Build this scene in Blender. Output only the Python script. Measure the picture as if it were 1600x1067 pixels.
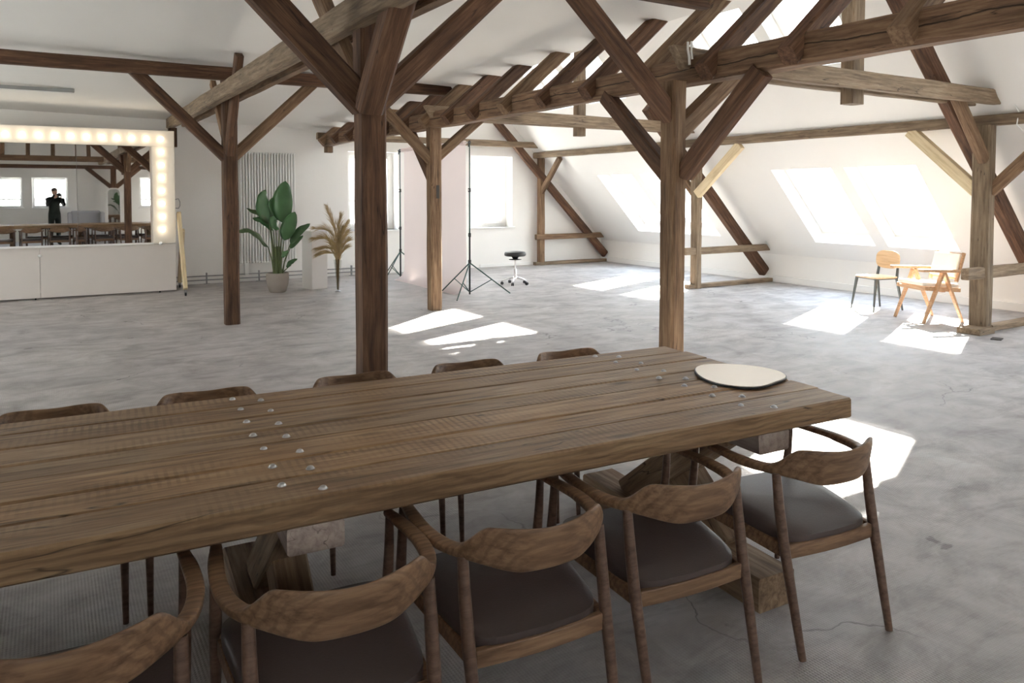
import bpy, math, random
from mathutils import Vector, Matrix, noise
random.seed(7)
S = bpy.context.scene
COL = S.collection
for o in list(bpy.data.objects): bpy.data.objects.remove(o)
PI = math.pi

# ------------------------------------------------------------------ camera
FPX, CYP, HC = 1187.0, 350.0, 1.6
PITCH = math.atan((CYP-302)/FPX); YAW = math.atan(724/math.hypot(FPX, 48))
cd = bpy.data.cameras.new('camera'); cam = bpy.data.objects.new('camera', cd); COL.objects.link(cam)
cam.location = (0, 0, HC)
cam.rotation_euler = (PI/2-PITCH, 0, -YAW)
cd.sensor_fit = 'HORIZONTAL'; cd.sensor_width = 36; cd.lens = 36*FPX/1600
cd.shift_y = (CYP-533.5)/1600
cd.clip_start = 0.02; cd.clip_end = 300
S.camera = cam

# ------------------------------------------------------------------ light
S.view_settings.view_transform = 'Standard'; S.view_settings.look = 'None'
S.view_settings.gamma = 1; S.view_settings.use_curve_mapping = False
S.view_settings.exposure = 2.35
W = bpy.data.worlds.new('sky'); S.world = W; W.use_nodes = True
nt = W.node_tree; nt.nodes.clear()
tc = nt.nodes.new('ShaderNodeTexCoord'); sp = nt.nodes.new('ShaderNodeSeparateXYZ')
rp = nt.nodes.new('ShaderNodeValToRGB'); bg = nt.nodes.new('ShaderNodeBackground'); wo = nt.nodes.new('ShaderNodeOutputWorld')
nt.links.new(tc.outputs['Generated'], sp.inputs[0]); nt.links.new(sp.outputs['Z'], rp.inputs[0])
rp.color_ramp.elements[0].position = 0; rp.color_ramp.elements[0].color = (1, .98, .95, 1)
rp.color_ramp.elements[1].position = .9; rp.color_ramp.elements[1].color = (.62, .78, 1, 1)
nt.links.new(rp.outputs[0], bg.inputs[0]); nt.links.new(bg.outputs[0], wo.inputs[0])
bg.inputs[1].default_value = 3.1
sl = bpy.data.lights.new('sun', 'SUN'); sun = bpy.data.objects.new('sun', sl); COL.objects.link(sun)
sl.energy = 16
S.cycles.max_bounces = 14; S.cycles.diffuse_bounces = 8; S.cycles.transparent_max_bounces = 16; sl.angle = math.radians(.6); sl.color = (1, .94, .86)
SUNV = Vector((1.12, .9, 1.0)).normalized()
sun.rotation_euler = SUNV.to_track_quat('Z', 'Y').to_euler(); sun.location = (20, 20, 20)

# ------------------------------------------------------------------ materials
def nodes(name):
    m = bpy.data.materials.new(name); m.use_nodes = True
    n = m.node_tree.nodes; b = n['Principled BSDF']
    return m, n, m.node_tree.links, b
def mp(n, l, scale, coord='Object', rnd=True):
    t = n.new('ShaderNodeTexCoord'); m = n.new('ShaderNodeMapping'); m.inputs['Scale'].default_value = scale
    if rnd:
        oi = n.new('ShaderNodeObjectInfo'); a = n.new('ShaderNodeVectorMath'); a.operation = 'ADD'
        s = n.new('ShaderNodeVectorMath'); s.operation = 'SCALE'; s.inputs[0].default_value = (37, 23, 11)
        l.new(oi.outputs['Random'], s.inputs['Scale']); l.new(t.outputs[coord], a.inputs[0]); l.new(s.outputs[0], a.inputs[1])
        l.new(a.outputs[0], m.inputs[0])
    else: l.new(t.outputs[coord], m.inputs[0])
    return m.outputs[0]
def noi(n, l, vec, scale, detail=6, rough=.6, dist=0):
    t = n.new('ShaderNodeTexNoise'); t.inputs['Scale'].default_value = scale; t.inputs['Detail'].default_value = detail
    t.inputs['Roughness'].default_value = rough; t.inputs['Distortion'].default_value = dist
    l.new(vec, t.inputs['Vector']); return t.outputs[0]
def ramp(n, l, fac, stops):
    r = n.new('ShaderNodeValToRGB'); e = r.color_ramp.elements
    while len(e) < len(stops): e.new(.5)
    for k, (p, c) in enumerate(stops):
        e[k].position = p; e[k].color = (c[0], c[1], c[2], 1) if hasattr(c, '__len__') else (c, c, c, 1)
    l.new(fac, r.inputs[0]); return r.outputs[0]
def mix(n, l, fac, a, b, mode='MIX'):
    m = n.new('ShaderNodeMix'); m.data_type = 'RGBA'; m.blend_type = mode
    for s, v in ((0, fac), (6, a), (7, b)):
        if hasattr(v, 'is_output'): l.new(v, m.inputs[s])
        elif s: m.inputs[s].default_value = (*v, 1) if len(v) == 3 else v
        else: m.inputs[s].default_value = v
    return m.outputs[2]
def bump(n, l, b, h, strength, dist=.01):
    bm = n.new('ShaderNodeBump'); bm.inputs['Strength'].default_value = strength; bm.inputs['Distance'].default_value = dist
    l.new(h, bm.inputs['Height']); l.new(bm.outputs[0], b.inputs['Normal'])
def plain(name, c, rough=.5, metal=0, spec=.5, bumps=None, var=0):
    m, n, l, b = nodes(name)
    b.inputs['Base Color'].default_value = (*c, 1); b.inputs['Roughness'].default_value = rough
    b.inputs['Metallic'].default_value = metal; b.inputs['Specular IOR Level'].default_value = spec
    if var:
        v = mp(n, l, (1, 1, 1)); f = noi(n, l, v, var[0])
        c2 = tuple(x*var[1] for x in c)
        l.new(ramp(n, l, f, [(.3, c2), (.7, c)]), b.inputs['Base Color'])
    if bumps:
        v = mp(n, l, (1, 1, 1)); bump(n, l, b, noi(n, l, v, bumps[0]), bumps[1])
    return m
def wood(name, dark, mid, light, grain=1.0, saw=0, rough=.75, crack=True, fig=False, tint=0.25, split=False):
    m, n, l, b = nodes(name)
    v = mp(n, l, (1.6*grain, 22*grain, 22*grain)); g = noi(n, l, v, 1.6, 8, .65, .35)
    base = ramp(n, l, g, [(.28, dark), (.5, mid), (.74, light)])
    v2 = mp(n, l, (1.1, 2.6, 2.6)); big = noi(n, l, v2, 1.3, 4, .6)
    base = mix(n, l, 1.0, base, ramp(n, l, big, [(.3, 1-tint*1.6), (.7, 1+tint*.5)]), 'MULTIPLY')
    oi = n.new('ShaderNodeObjectInfo')
    base = mix(n, l, 1.0, base, ramp(n, l, oi.outputs['Random'], [(0, (1-tint, 1-tint, 1-tint*1.1)), (1, (1.0, 1.0, 1.0))]), 'MULTIPLY')
    h = g
    if fig:                      # cathedral figure: rings stretched along the board
        w = n.new('ShaderNodeTexWave'); w.wave_type = 'RINGS'; w.inputs['Scale'].default_value = 3.2
        w.inputs['Distortion'].default_value = 5; w.inputs['Detail'].default_value = 3; w.inputs['Detail Scale'].default_value = 1.2
        v3 = mp(n, l, (1.3, 5, 5)); l.new(v3, w.inputs['Vector'])
        base = mix(n, l, ramp(n, l, w.outputs['Fac'], [(.6, 0), (.9, .34)]), base, dark)
    if saw:
        w = n.new('ShaderNodeTexWave'); w.bands_direction = 'X'; w.inputs['Scale'].default_value = saw
        w.inputs['Distortion'].default_value = 2.4; w.inputs['Detail'].default_value = 3; w.inputs['Detail Scale'].default_value = 1.5
        v3 = mp(n, l, (1, .35, .35)); l.new(v3, w.inputs['Vector']); wf = w.outputs['Fac']
        v4 = mp(n, l, (1.1, 3.2, 1)); pm = noi(n, l, v4, 1.4, 3)
        msk = ramp(n, l, pm, [(.47, 0), (.70, .5)])
        sm = n.new('ShaderNodeMath'); sm.operation = 'MULTIPLY'
        ge = n.new('ShaderNodeTexCoord'); sx = n.new('ShaderNodeSeparateXYZ'); l.new(ge.outputs['Normal'], sx.inputs[0])
        tm = n.new('ShaderNodeMath'); tm.operation = 'MULTIPLY'; l.new(msk, tm.inputs[0]); l.new(ramp(n, l, sx.outputs['Z'], [(.4, .12), (.8, 1)]), tm.inputs[1])
        l.new(ramp(n, l, wf, [(.45, 0), (.8, 1)]), sm.inputs[0]); l.new(tm.outputs[0], sm.inputs[1])
        base = mix(n, l, sm.outputs[0], base, tuple(x*.8 for x in dark))
        base = mix(n, l, 1.0, base, ramp(n, l, oi.outputs['Random'], [(0, (.84, .80, .75)), (.3, (1.06, 1.0, .90)), (.55, (.86, .89, .92)), (.8, (1.12, 1.10, 1.06)), (1, (.92, .86, .80))]), 'MULTIPLY')
        w2 = n.new('ShaderNodeTexWave'); w2.wave_type = 'RINGS'; w2.inputs['Scale'].default_value = 2.6; w2.inputs['Distortion'].default_value = 9
        w2.inputs['Detail'].default_value = 3; w2.inputs['Detail Scale'].default_value = 1.0; v8 = mp(n, l, (1.6, 6, 6)); l.new(v8, w2.inputs['Vector'])
        f2 = n.new('ShaderNodeMath'); f2.operation = 'MULTIPLY'; l.new(ramp(n, l, w2.outputs['Fac'], [(.55, 0), (.9, .36)]), f2.inputs[0]); l.new(ramp(n, l, sx.outputs['Z'], [(.3, 1), (.7, .25)]), f2.inputs[1])
        base = mix(n, l, f2.outputs[0], base, tuple(x*.75 for x in dark))
        kn = n.new('ShaderNodeTexVoronoi'); kn.inputs['Scale'].default_value = 1.0; v9 = mp(n, l, (1.5, 5, 5)); l.new(v9, kn.inputs['Vector'])
        base = mix(n, l, ramp(n, l, kn.outputs['Distance'], [(.04, .75), (.13, 0)]), base, tuple(x*.55 for x in dark))
    if crack:
        v5 = mp(n, l, (.7, 9, 9)); c = noi(n, l, v5, 1.1, 3, .5, .25)
        cr = ramp(n, l, c, [(.488, 0), (.497, 1), (.506, 0)]) if False else None
        mt = n.new('ShaderNodeMath'); mt.operation = 'SUBTRACT'; mt.inputs[1].default_value = .5; l.new(c, mt.inputs[0])
        ab = n.new('ShaderNodeMath'); ab.operation = 'ABSOLUTE'; l.new(mt.outputs[0], ab.inputs[0])
        v6 = mp(n, l, (.8, 1, 1)); cm = noi(n, l, v6, 2.2, 2)
        k = ramp(n, l, ab.outputs[0], [(.0, 1), (.0075, 0)])
        k2 = n.new('ShaderNodeMath'); k2.operation = 'MULTIPLY'; l.new(k, k2.inputs[0]); l.new(ramp(n, l, cm, [(.5, 0), (.56, .85)]), k2.inputs[1])
        base = mix(n, l, k2.outputs[0], base, tuple(x*.22 for x in dark))
    if split:                    # one long drying crack wandering along the side faces
        vv = mp(n, l, (1, 1, 1), rnd=False); sz = n.new('ShaderNodeSeparateXYZ'); l.new(vv, sz.inputs[0])
        v7 = mp(n, l, (1.1, .01, .01), rnd=False); wn_ = noi(n, l, v7, 1.0, 6, .55)
        m1 = n.new('ShaderNodeMath'); m1.operation = 'MULTIPLY_ADD'; m1.inputs[1].default_value = .16; m1.inputs[2].default_value = -.08; l.new(wn_, m1.inputs[0])
        m2 = n.new('ShaderNodeMath'); m2.operation = 'SUBTRACT'; l.new(sz.outputs['Z'], m2.inputs[0]); l.new(m1.outputs[0], m2.inputs[1])
        m3 = n.new('ShaderNodeMath'); m3.operation = 'ABSOLUTE'; l.new(m2.outputs[0], m3.inputs[0])
        base = mix(n, l, ramp(n, l, m3.outputs[0], [(.0025, .95), (.0065, 0)]), base, tuple(x*.12 for x in dark))
    l.new(base, b.inputs['Base Color']); b.inputs['Roughness'].default_value = rough
    b.inputs['Specular IOR Level'].default_value = .35
    bump(n, l, b, h, .35 if crack else .08, .006)
    return m
def srgb(r, g, b_):
    f = lambda c: (c/255/12.92) if c/255 <= .04045 else ((c/255+.055)/1.055)**2.4
    return (f(r), f(g), f(b_))
M = {}
M['beam'] = wood('dark old timber', srgb(62, 42, 32), srgb(104, 74, 56), srgb(140, 108, 82), tint=.3)
M['beam_mid'] = wood('weathered timber', srgb(84, 62, 46), srgb(132, 104, 80), srgb(164, 138, 110), tint=.22)
M['beam_split'] = wood('cracked weathered timber', srgb(78, 56, 42), srgb(124, 96, 74), srgb(156, 130, 102), tint=.22, split=True)
M['beam_pale'] = wood('pale weathered timber', srgb(94, 78, 64), srgb(140, 120, 99), srgb(170, 152, 130), tint=.18)
M['new_wood'] = wood('new pale timber', srgb(196, 172, 134), srgb(222, 202, 166), srgb(236, 220, 190), crack=False, tint=.08)
M['table'] = wood('reclaimed table planks', srgb(96, 74, 54), srgb(162, 132, 102), srgb(194, 168, 136), saw=12, tint=.12, rough=.5)
M['trestle'] = wood('trestle timber', srgb(92, 72, 56), srgb(146, 120, 96), srgb(178, 156, 130), tint=.2)
M['pale_timber'] = wood('pale cross timber', srgb(140, 124, 118), srgb(176, 160, 152), srgb(196, 182, 172), tint=.12)
M['ash'] = wood('stained ash', srgb(84, 60, 44), srgb(134, 104, 80), srgb(160, 130, 102), grain=1.4, crack=False, fig=True, rough=.42, tint=.12)
M['walnut'] = wood('dark stained leg wood', srgb(70, 50, 42), srgb(104, 80, 68), srgb(126, 100, 84), grain=1.6, crack=False, rough=.38, tint=.1)
M['teak'] = wood('honey coloured wood', srgb(168, 126, 92), srgb(198, 158, 122), srgb(214, 180, 146), grain=1.5, crack=False, rough=.45, tint=.08)
M['ply'] = wood('pale plywood', srgb(196, 164, 128), srgb(218, 188, 152), srgb(230, 204, 170), grain=1.5, crack=False, rough=.4, tint=.06)
M['leather'] = plain('taupe leather', srgb(74, 62, 60), .42, bumps=(160, .12), var=(3, .85))
M['canvas'] = plain('cream upholstery', srgb(236, 228, 216), .9, bumps=(220, .2))
M['wall'] = plain('white plaster', srgb(240, 238, 235), .92, spec=.2, bumps=(7, .22), var=(1.2, .975))
M['ceil'] = plain('white ceiling paint', srgb(238, 236, 232), .95, spec=.1, bumps=(5, .12), var=(.8, .975))
M['trim'] = plain('white gloss trim', srgb(236, 235, 233), .5)
M['board'] = plain('white painted board', srgb(212, 204, 198), .6, var=(1.5, .97))
M['lampframe'] = plain('cream painted frame', srgb(240, 232, 220), .5)
M['rad'] = plain('white radiator enamel', srgb(232, 232, 230), .35)
M['pipe'] = plain('grey pipe', srgb(150, 150, 150), .4, metal=.3)
M['black'] = plain('black metal', (.02, .022, .024), .4, metal=.2)
M['green'] = plain('dark green metal', (.03, .07, .06), .35, metal=.4)
M['chrome'] = plain('chrome', (.85, .85, .86), .12, metal=1)
M['bolt'] = plain('bolt steel', (.55, .54, .54), .38, metal=1, var=(40, .7))
M['dark_pad'] = plain('black vinyl', (.03, .032, .035), .45)
M['steel_grey'] = plain('dark grey steel', (.10, .11, .11), .45, metal=.5)
M['cement'] = plain('grey brown cement', srgb(150, 140, 132), .85, bumps=(30, .2), var=(6, .88))
M['soil'] = plain('dark soil', (.03, .022, .016), .95, bumps=(60, .8))
M['leafm'] = plain('deep green leaf', srgb(70, 110, 66), .38, var=(5, .7))
M['leaf_old'] = plain('olive green leaf', srgb(74, 96, 58), .5, var=(8, .7))
M['stalk'] = plain('green stalk', srgb(92, 104, 62), .5, var=(9, .7))
M['plume'] = plain('dried grass', srgb(186, 162, 118), .85, var=(14, .65))
M['straw'] = plain('dried stalk', srgb(128, 108, 74), .8)
M['pedestal'] = plain('matt white pedestal', srgb(226, 224, 222), .7)
M['backdrop'] = plain('pale pink paper', srgb(226, 214, 212), .85, var=(1.0, .97))
M['plastic'] = plain('white plastic', (.8, .8, .78), .4)
M['screed'] = plain('mortise shade and floor stain', srgb(70, 66, 64), .8)
M['cloth_dark'] = plain('dark green cloth', (.012, .018, .014), .9, bumps=(80, .3))
M['trouser'] = plain('black cloth', (.015, .015, .018), .9)
M['skin'] = plain('skin', srgb(196, 150, 126), .5)
M['cap'] = plain('brown knitted cap', srgb(70, 52, 42), .9, bumps=(90, .5))
M['sofa'] = plain('pale grey cloth', srgb(190, 190, 196), .9, bumps=(60, .2))
M['neigh'] = plain('pale render', srgb(214, 208, 200), .9)
M['rooft'] = plain('grey brown roof', srgb(150, 132, 126), .9, bumps=(20, .5))

def mirror_mat():
    m, n, l, b = nodes('mirror glass')
    b.inputs['Base Color'].default_value = (.80, .80, .79, 1); b.inputs['Metallic'].default_value = 1; b.inputs['Roughness'].default_value = .012
    return m
M['mirror'] = mirror_mat()
def mirror2():
    m, n, l, b = nodes('tabletop mirror glass')
    b.inputs['Base Color'].default_value = (.88, .87, .84, 1); b.inputs['Metallic'].default_value = 1; b.inputs['Roughness'].default_value = .06
    return m
M['mirror2'] = mirror2()
def glass_mat(name, tint=(1, 1, 1), fr=1.0):
    m = bpy.data.materials.new(name); m.use_nodes = True; n = m.node_tree.nodes; l = m.node_tree.links; n.clear()
    o = n.new('ShaderNodeOutputMaterial'); t = n.new('ShaderNodeBsdfTransparent'); t.inputs[0].default_value = (*tint, 1)
    g = n.new('ShaderNodeBsdfGlossy'); g.inputs['Roughness'].default_value = .02
    f = n.new('ShaderNodeLayerWeight'); f.inputs[0].default_value = .5
    pw = n.new('ShaderNodeMath'); pw.operation = 'POWER'; pw.inputs[1].default_value = 4; l.new(f.outputs['Facing'], pw.inputs[0])
    mm = n.new('ShaderNodeMath'); mm.operation = 'MULTIPLY_ADD'; mm.inputs[1].default_value = .7*fr; mm.inputs[2].default_value = .04*fr; l.new(pw.outputs[0], mm.inputs[0])
    mx = n.new('ShaderNodeMixShader'); l.new(mm.outputs[0], mx.inputs[0]); l.new(t.outputs[0], mx.inputs[1]); l.new(g.outputs[0], mx.inputs[2])
    l.new(mx.outputs[0], o.inputs[0]); return m
M['glass'] = glass_mat('window glass', (.94, .96, .95))
M['vase_glass'] = glass_mat('clear vase glass', (.86, .88, .86), 1.6)
def emis(name, c, s):
    m, n, l, b = nodes(name); b.inputs['Base Color'].default_value = (.9, .88, .82, 1)
    b.inputs['Emission Color'].default_value = (*c, 1); b.inputs['Emission Strength'].default_value = s; return m
M['bulb'] = emis('lit bulb', (1, .84, .62), 1.1)
def floor_mat():
    m, n, l, b = nodes('worn screed floor')
    v = mp(n, l, (1, 1, 1), rnd=False)
    big = noi(n, l, v, .55, 7, .62, .4); mid = noi(n, l, v, 2.6, 8, .65, .6)
    vs = mp(n, l, (1.0, 3.2, 1), rnd=False); streak = noi(n, l, vs, 1.7, 8, .7, .5)
    c = ramp(n, l, mid, [(.30, srgb(148, 143, 140)), (.52, srgb(180, 175, 172)), (.72, srgb(198, 195, 193))])
    c = mix(n, l, 1, c, ramp(n, l, big, [(.3, (.80, .80, .83)), (.68, (1.04, 1.04, 1.04))]), 'MULTIPLY')
    c = mix(n, l, 1, c, ramp(n, l, streak, [(.34, (.74, .73, .73)), (.52, (1, 1, 1))]), 'MULTIPLY')
    # small chipped stains
    vo = n.new('ShaderNodeTexNoise'); vo.inputs['Scale'].default_value = 3.4; vo.inputs['Detail'].default_value = 5; l.new(v, vo.inputs['Vector'])
    c = mix(n, l, ramp(n, l, vo.outputs[0], [(.705, 0), (.73, .6)]), c, srgb(92, 88, 88))
    # hairline cracks
    vc = n.new('ShaderNodeTexVoronoi'); vc.feature = 'DISTANCE_TO_EDGE'; vc.inputs['Scale'].default_value = .42
    dv = n.new('ShaderNodeVectorMath'); dv.operation = 'ADD'; nz = n.new('ShaderNodeTexNoise'); nz.inputs['Scale'].default_value = 1.6; nz.inputs['Detail'].default_value = 5
    l.new(v, nz.inputs['Vector']); sc = n.new('ShaderNodeVectorMath'); sc.operation = 'SCALE'; sc.inputs['Scale'].default_value = .9
    l.new(nz.outputs['Color'], sc.inputs[0]); l.new(v, dv.inputs[0]); l.new(sc.outputs[0], dv.inputs[1]); l.new(dv.outputs[0], vc.inputs['Vector'])
    gate = noi(n, l, v, .8, 2)
    kk = n.new('ShaderNodeMath'); kk.operation = 'MULTIPLY'
    l.new(ramp(n, l, vc.outputs['Distance'], [(0, .8), (.0028, 0)]), kk.inputs[0]); l.new(ramp(n, l, gate, [(.5, 0), (.58, 1)]), kk.inputs[1])
    c = mix(n, l, kk.outputs[0], c, srgb(84, 80, 80))
    l.new(c, b.inputs['Base Color'])
    l.new(ramp(n, l, mid, [(.3, .5), (.7, .68)]), b.inputs['Roughness']); b.inputs['Specular IOR Level'].default_value = .4
    # fabric-like imprint of the floor coating
    w1 = n.new('ShaderNodeTexWave'); w1.bands_direction = 'X'; w1.inputs['Scale'].default_value = 26; l.new(v, w1.inputs['Vector'])
    w2 = n.new('ShaderNodeTexWave'); w2.bands_direction = 'Y'; w2.inputs['Scale'].default_value = 26; l.new(v, w2.inputs['Vector'])
    ad = n.new('ShaderNodeMath'); ad.operation = 'MULTIPLY'; l.new(w1.outputs['Fac'], ad.inputs[0]); l.new(w2.outputs['Fac'], ad.inputs[1])
    mk = n.new('ShaderNodeMath'); mk.operation = 'MULTIPLY'; l.new(ad.outputs[0], mk.inputs[0]); l.new(ramp(n, l, big, [(.4, .15), (.6, 1)]), mk.inputs[1])
    a2 = n.new('ShaderNodeMath'); a2.operation = 'ADD'; l.new(mk.outputs[0], a2.inputs[0]); l.new(mid, a2.inputs[1])
    bump(n, l, b, a2.outputs[0], .6, .006)
    return m
M['floor'] = floor_mat()
def paper():
    m = M['backdrop']; n = m.node_tree.nodes; l = m.node_tree.links; b = n['Principled BSDF']; o = [x for x in n if x.type == 'OUTPUT_MATERIAL'][0]
    t = n.new('ShaderNodeBsdfTranslucent'); t.inputs[0].default_value = (*srgb(236, 222, 220), 1); x = n.new('ShaderNodeMixShader'); x.inputs[0].default_value = .35
    l.new(b.outputs[0], x.inputs[1]); l.new(t.outputs[0], x.inputs[2]); l.new(x.outputs[0], o.inputs[0])
paper()

# ------------------------------------------------------------------ mesh helpers
class MB:
    def __init__(s): s.v = []; s.f = []
    def add(s, vs, fs):
        k = len(s.v); s.v += [tuple(v) for v in vs]; s.f += [tuple(i+k for i in f) for f in fs]; return s
    def box(s, x0, x1, y0, y1, z0, z1, mat=None):
        vs = [Vector((x, y, z)) for z in (z0, z1) for y in (y0, y1) for x in (x0, x1)]
        if mat is not None: vs = [mat @ v for v in vs]
        return s.add(vs, [(0, 2, 3, 1), (4, 5, 7, 6), (0, 1, 5, 4), (2, 6, 7, 3), (0, 4, 6, 2), (1, 3, 7, 5)])
    def quad(s, a, b, c, d): return s.add([a, b, c, d], [(0, 1, 2, 3)])
    def ring(s, rings, cap=True, closed=False):
        n = len(rings[0]); vs = [p for r in rings for p in r]; fs = []
        m = len(rings); rng = m if closed else m-1
        for i in range(rng):
            j = (i+1) % m
            for k in range(n): fs.append((i*n+k, i*n+(k+1) % n, j*n+(k+1) % n, j*n+k))
        if cap and not closed: fs += [tuple(range(n-1, -1, -1)), tuple((m-1)*n+k for k in range(n))]
        return s.add(vs, fs)
    def tube(s, pts, rad, n=10, cap=True):
        pts = [Vector(p) for p in pts]; rings = []
        if not hasattr(rad, '__len__'): rad = [rad]*len(pts)
        up = None
        for i, p in enumerate(pts):
            t = (pts[min(i+1, len(pts)-1)]-pts[max(i-1, 0)]).normalized()
            if up is None: up = Vector((0, 0, 1)) if abs(t.z) < .9 else Vector((1, 0, 0))
            a = t.cross(up).normalized(); b = a.cross(t).normalized(); up = b
            rings.append([p+(a*math.cos(2*PI*k/n)+b*math.sin(2*PI*k/n))*rad[i] for k in range(n)])
        return s.ring(rings, cap)
    def lathe(s, prof, n=24, c=(0, 0, 0)):
        rings = [[Vector((c[0]+r*math.cos(2*PI*k/n), c[1]+r*math.sin(2*PI*k/n), c[2]+z)) for k in range(n)] for r, z in prof]
        return s.ring(rings, True)
    def sphere(s, c, r, n=12, m=8):
        prof = [(max(1e-4, r*math.sin(PI*i/m)), -r*math.cos(PI*i/m)) for i in range(m+1)]
        return s.lathe(prof, n, c)
    def build(s, name, mat, parent=None, loc=(0, 0, 0), smooth=False, bevel=0, rot=None, seg=2):
        me = bpy.data.meshes.new(name); me.from_pydata(s.v, [], s.f); me.update()
        me.materials.append(mat)
        if smooth:
            me.polygons.foreach_set('use_smooth', [True]*len(me.polygons))
            try: me.set_sharp_from_angle(angle=math.radians(42))
            except Exception: pass
        o = bpy.data.objects.new(name, me); COL.objects.link(o); o.location = loc
        if rot: o.rotation_euler = rot
        if parent: o.parent = parent
        if bevel:
            b = o.modifiers.new('bevel', 'BEVEL'); b.width = bevel; b.segments = seg; b.limit_method = 'ANGLE'; b.angle_limit = math.radians(40)
        return o
def tag(o, label=None, cat=None, group=None, kind=None):
    if label: o['label'] = label
    if cat: o['category'] = cat
    if group: o['group'] = group
    if kind: o['kind'] = kind
    return o
def thing(name, label, cat, loc=(0, 0, 0), rotz=0, group=None):
    o = bpy.data.objects.new(name, None); COL.objects.link(o); o.location = loc; o.rotation_euler = (0, 0, rotz)
    o.empty_display_size = .1
    return tag(o, label, cat, group)
def struct(o): o['kind'] = 'structure'; return o
def dup(root, loc, rotz, label=None, group=None):
    r = root.copy(); COL.objects.link(r); r.location = loc; r.rotation_euler = (0, 0, rotz)
    if label: r['label'] = label
    if group: r['group'] = group
    for ch in list(root.children):
        c = ch.copy(); COL.objects.link(c); c.parent = r
        for g in list(ch.children):
            d = g.copy(); COL.objects.link(d); d.parent = c
    return r

BSEED = [0]
def beam(name, p0, p1, w, h, mat, parent=None, rough=.006, cut0=0, cut1=0, up=None, taper=1.0, cham=.14, sag=0):
    """hewn timber from p0 to p1: w across, h deep, waney chamfered corners; its own X runs along the grain.
    cut0/cut1: slant of the end cuts (metres gained at the top over the bottom)"""
    p0 = Vector(p0); p1 = Vector(p1); L = (p1-p0).length; X = (p1-p0).normalized()
    u = Vector(up) if up else (Vector((0, 0, 1)) if abs(X.z) < .95 else Vector((0, 1, 0)))
    Y = u.cross(X).normalized(); Z = X.cross(Y).normalized()
    BSEED[0] += 1; sd = BSEED[0]*7.31
    n = max(4, int(L/.28)); rings = []
    c = min(w, h)*cham
    prof = [(-w/2+c, -h/2), (w/2-c, -h/2), (w/2, -h/2+c), (w/2, 0), (w/2, h/2-c), (w/2-c, h/2), (-w/2+c, h/2), (-w/2, h/2-c), (-w/2, 0), (-w/2, -h/2+c)]
    for i in range(n+1):
        t = i/n; x = -L/2+L*t; k = 1+(taper-1)*t; r = []
        bend = sag*math.sin(PI*t)
        for (a, b) in prof:
            q = Vector((x*1.7+sd, a*9, b*9)); d = noise.noise(q)*rough; d2 = noise.noise(q+Vector((9, 3, 5)))*rough
            e = 0
            if i == 0: e = -cut0*(b/h)
            if i == n: e = cut1*(b/h)
            r.append(Vector((x+e, a*k+d+bend*.3, b*k+d2+bend)))
        rings.append(r)
    mb = MB(); mb.ring(rings)
    o = mb.build(name, mat, None)
    Mx = Matrix((X, Y, Z)).transposed().to_4x4(); Mx.translation = (p0+p1)/2
    o.matrix_basis = Mx
    if parent:
        o.parent = parent; o.matrix_parent_inverse = parent.matrix_basis.inverted()
    return o

# ------------------------------------------------------------------ room shell
XL, XK, YB, YG = -5.0, 11.2, -3.0, 14.3
def ceil_z(x, y): return min(3.36, 3.67-.0615*y-.022*(x-5)) if x < 9 else 0
def under(x): return 2.60+.87*(x-4.5)          # inner face of the left roof pitch
def roof(x): return .5+1.05*(11.2-x)           # inner face of the right roof pitch
XR = (12.26-2.60+3.915)/1.92; ZR = roof(XR)
def holed(name, mat, P, U, V, ulen, vlen, holes, depth, nrm, revmat=None):
    """flat surface P+u*U+v*V with rectangular holes and reveals going depth along nrm"""
    us = sorted({0, ulen, *[h[0] for h in holes], *[h[1] for h in holes]}); vs = sorted({0, vlen, *[h[2] for h in holes], *[h[3] for h in holes]})
    mb = MB(); Pt = lambda u, v, d=0: P+U*u+V*v+nrm*d
    for i in range(len(us)-1):
        for j in range(len(vs)-1):
            cu, cv = (us[i]+us[i+1])/2, (vs[j]+vs[j+1])/2
            if any(h[0] < cu < h[1] and h[2] < cv < h[3] for h in holes): continue
            mb.quad(Pt(us[i], vs[j]), Pt(us[i+1], vs[j]), Pt(us[i+1], vs[j+1]), Pt(us[i], vs[j+1]))
    for a, b, c, d in holes:
        for (q0, q1) in (((a, c), (b, c)), ((b, c), (b, d)), ((b, d), (a, d)), ((a, d), (a, c))):
            mb.quad(Pt(*q0), Pt(*q1), Pt(*q1, depth), Pt(*q0, depth))
    return mb.build(name, mat)
# floor
fl = MB().box(XL-.3, XK+.3, YB-.3, YG+.5, -.12, 0).build('floor', M['floor']); struct(fl)
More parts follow.
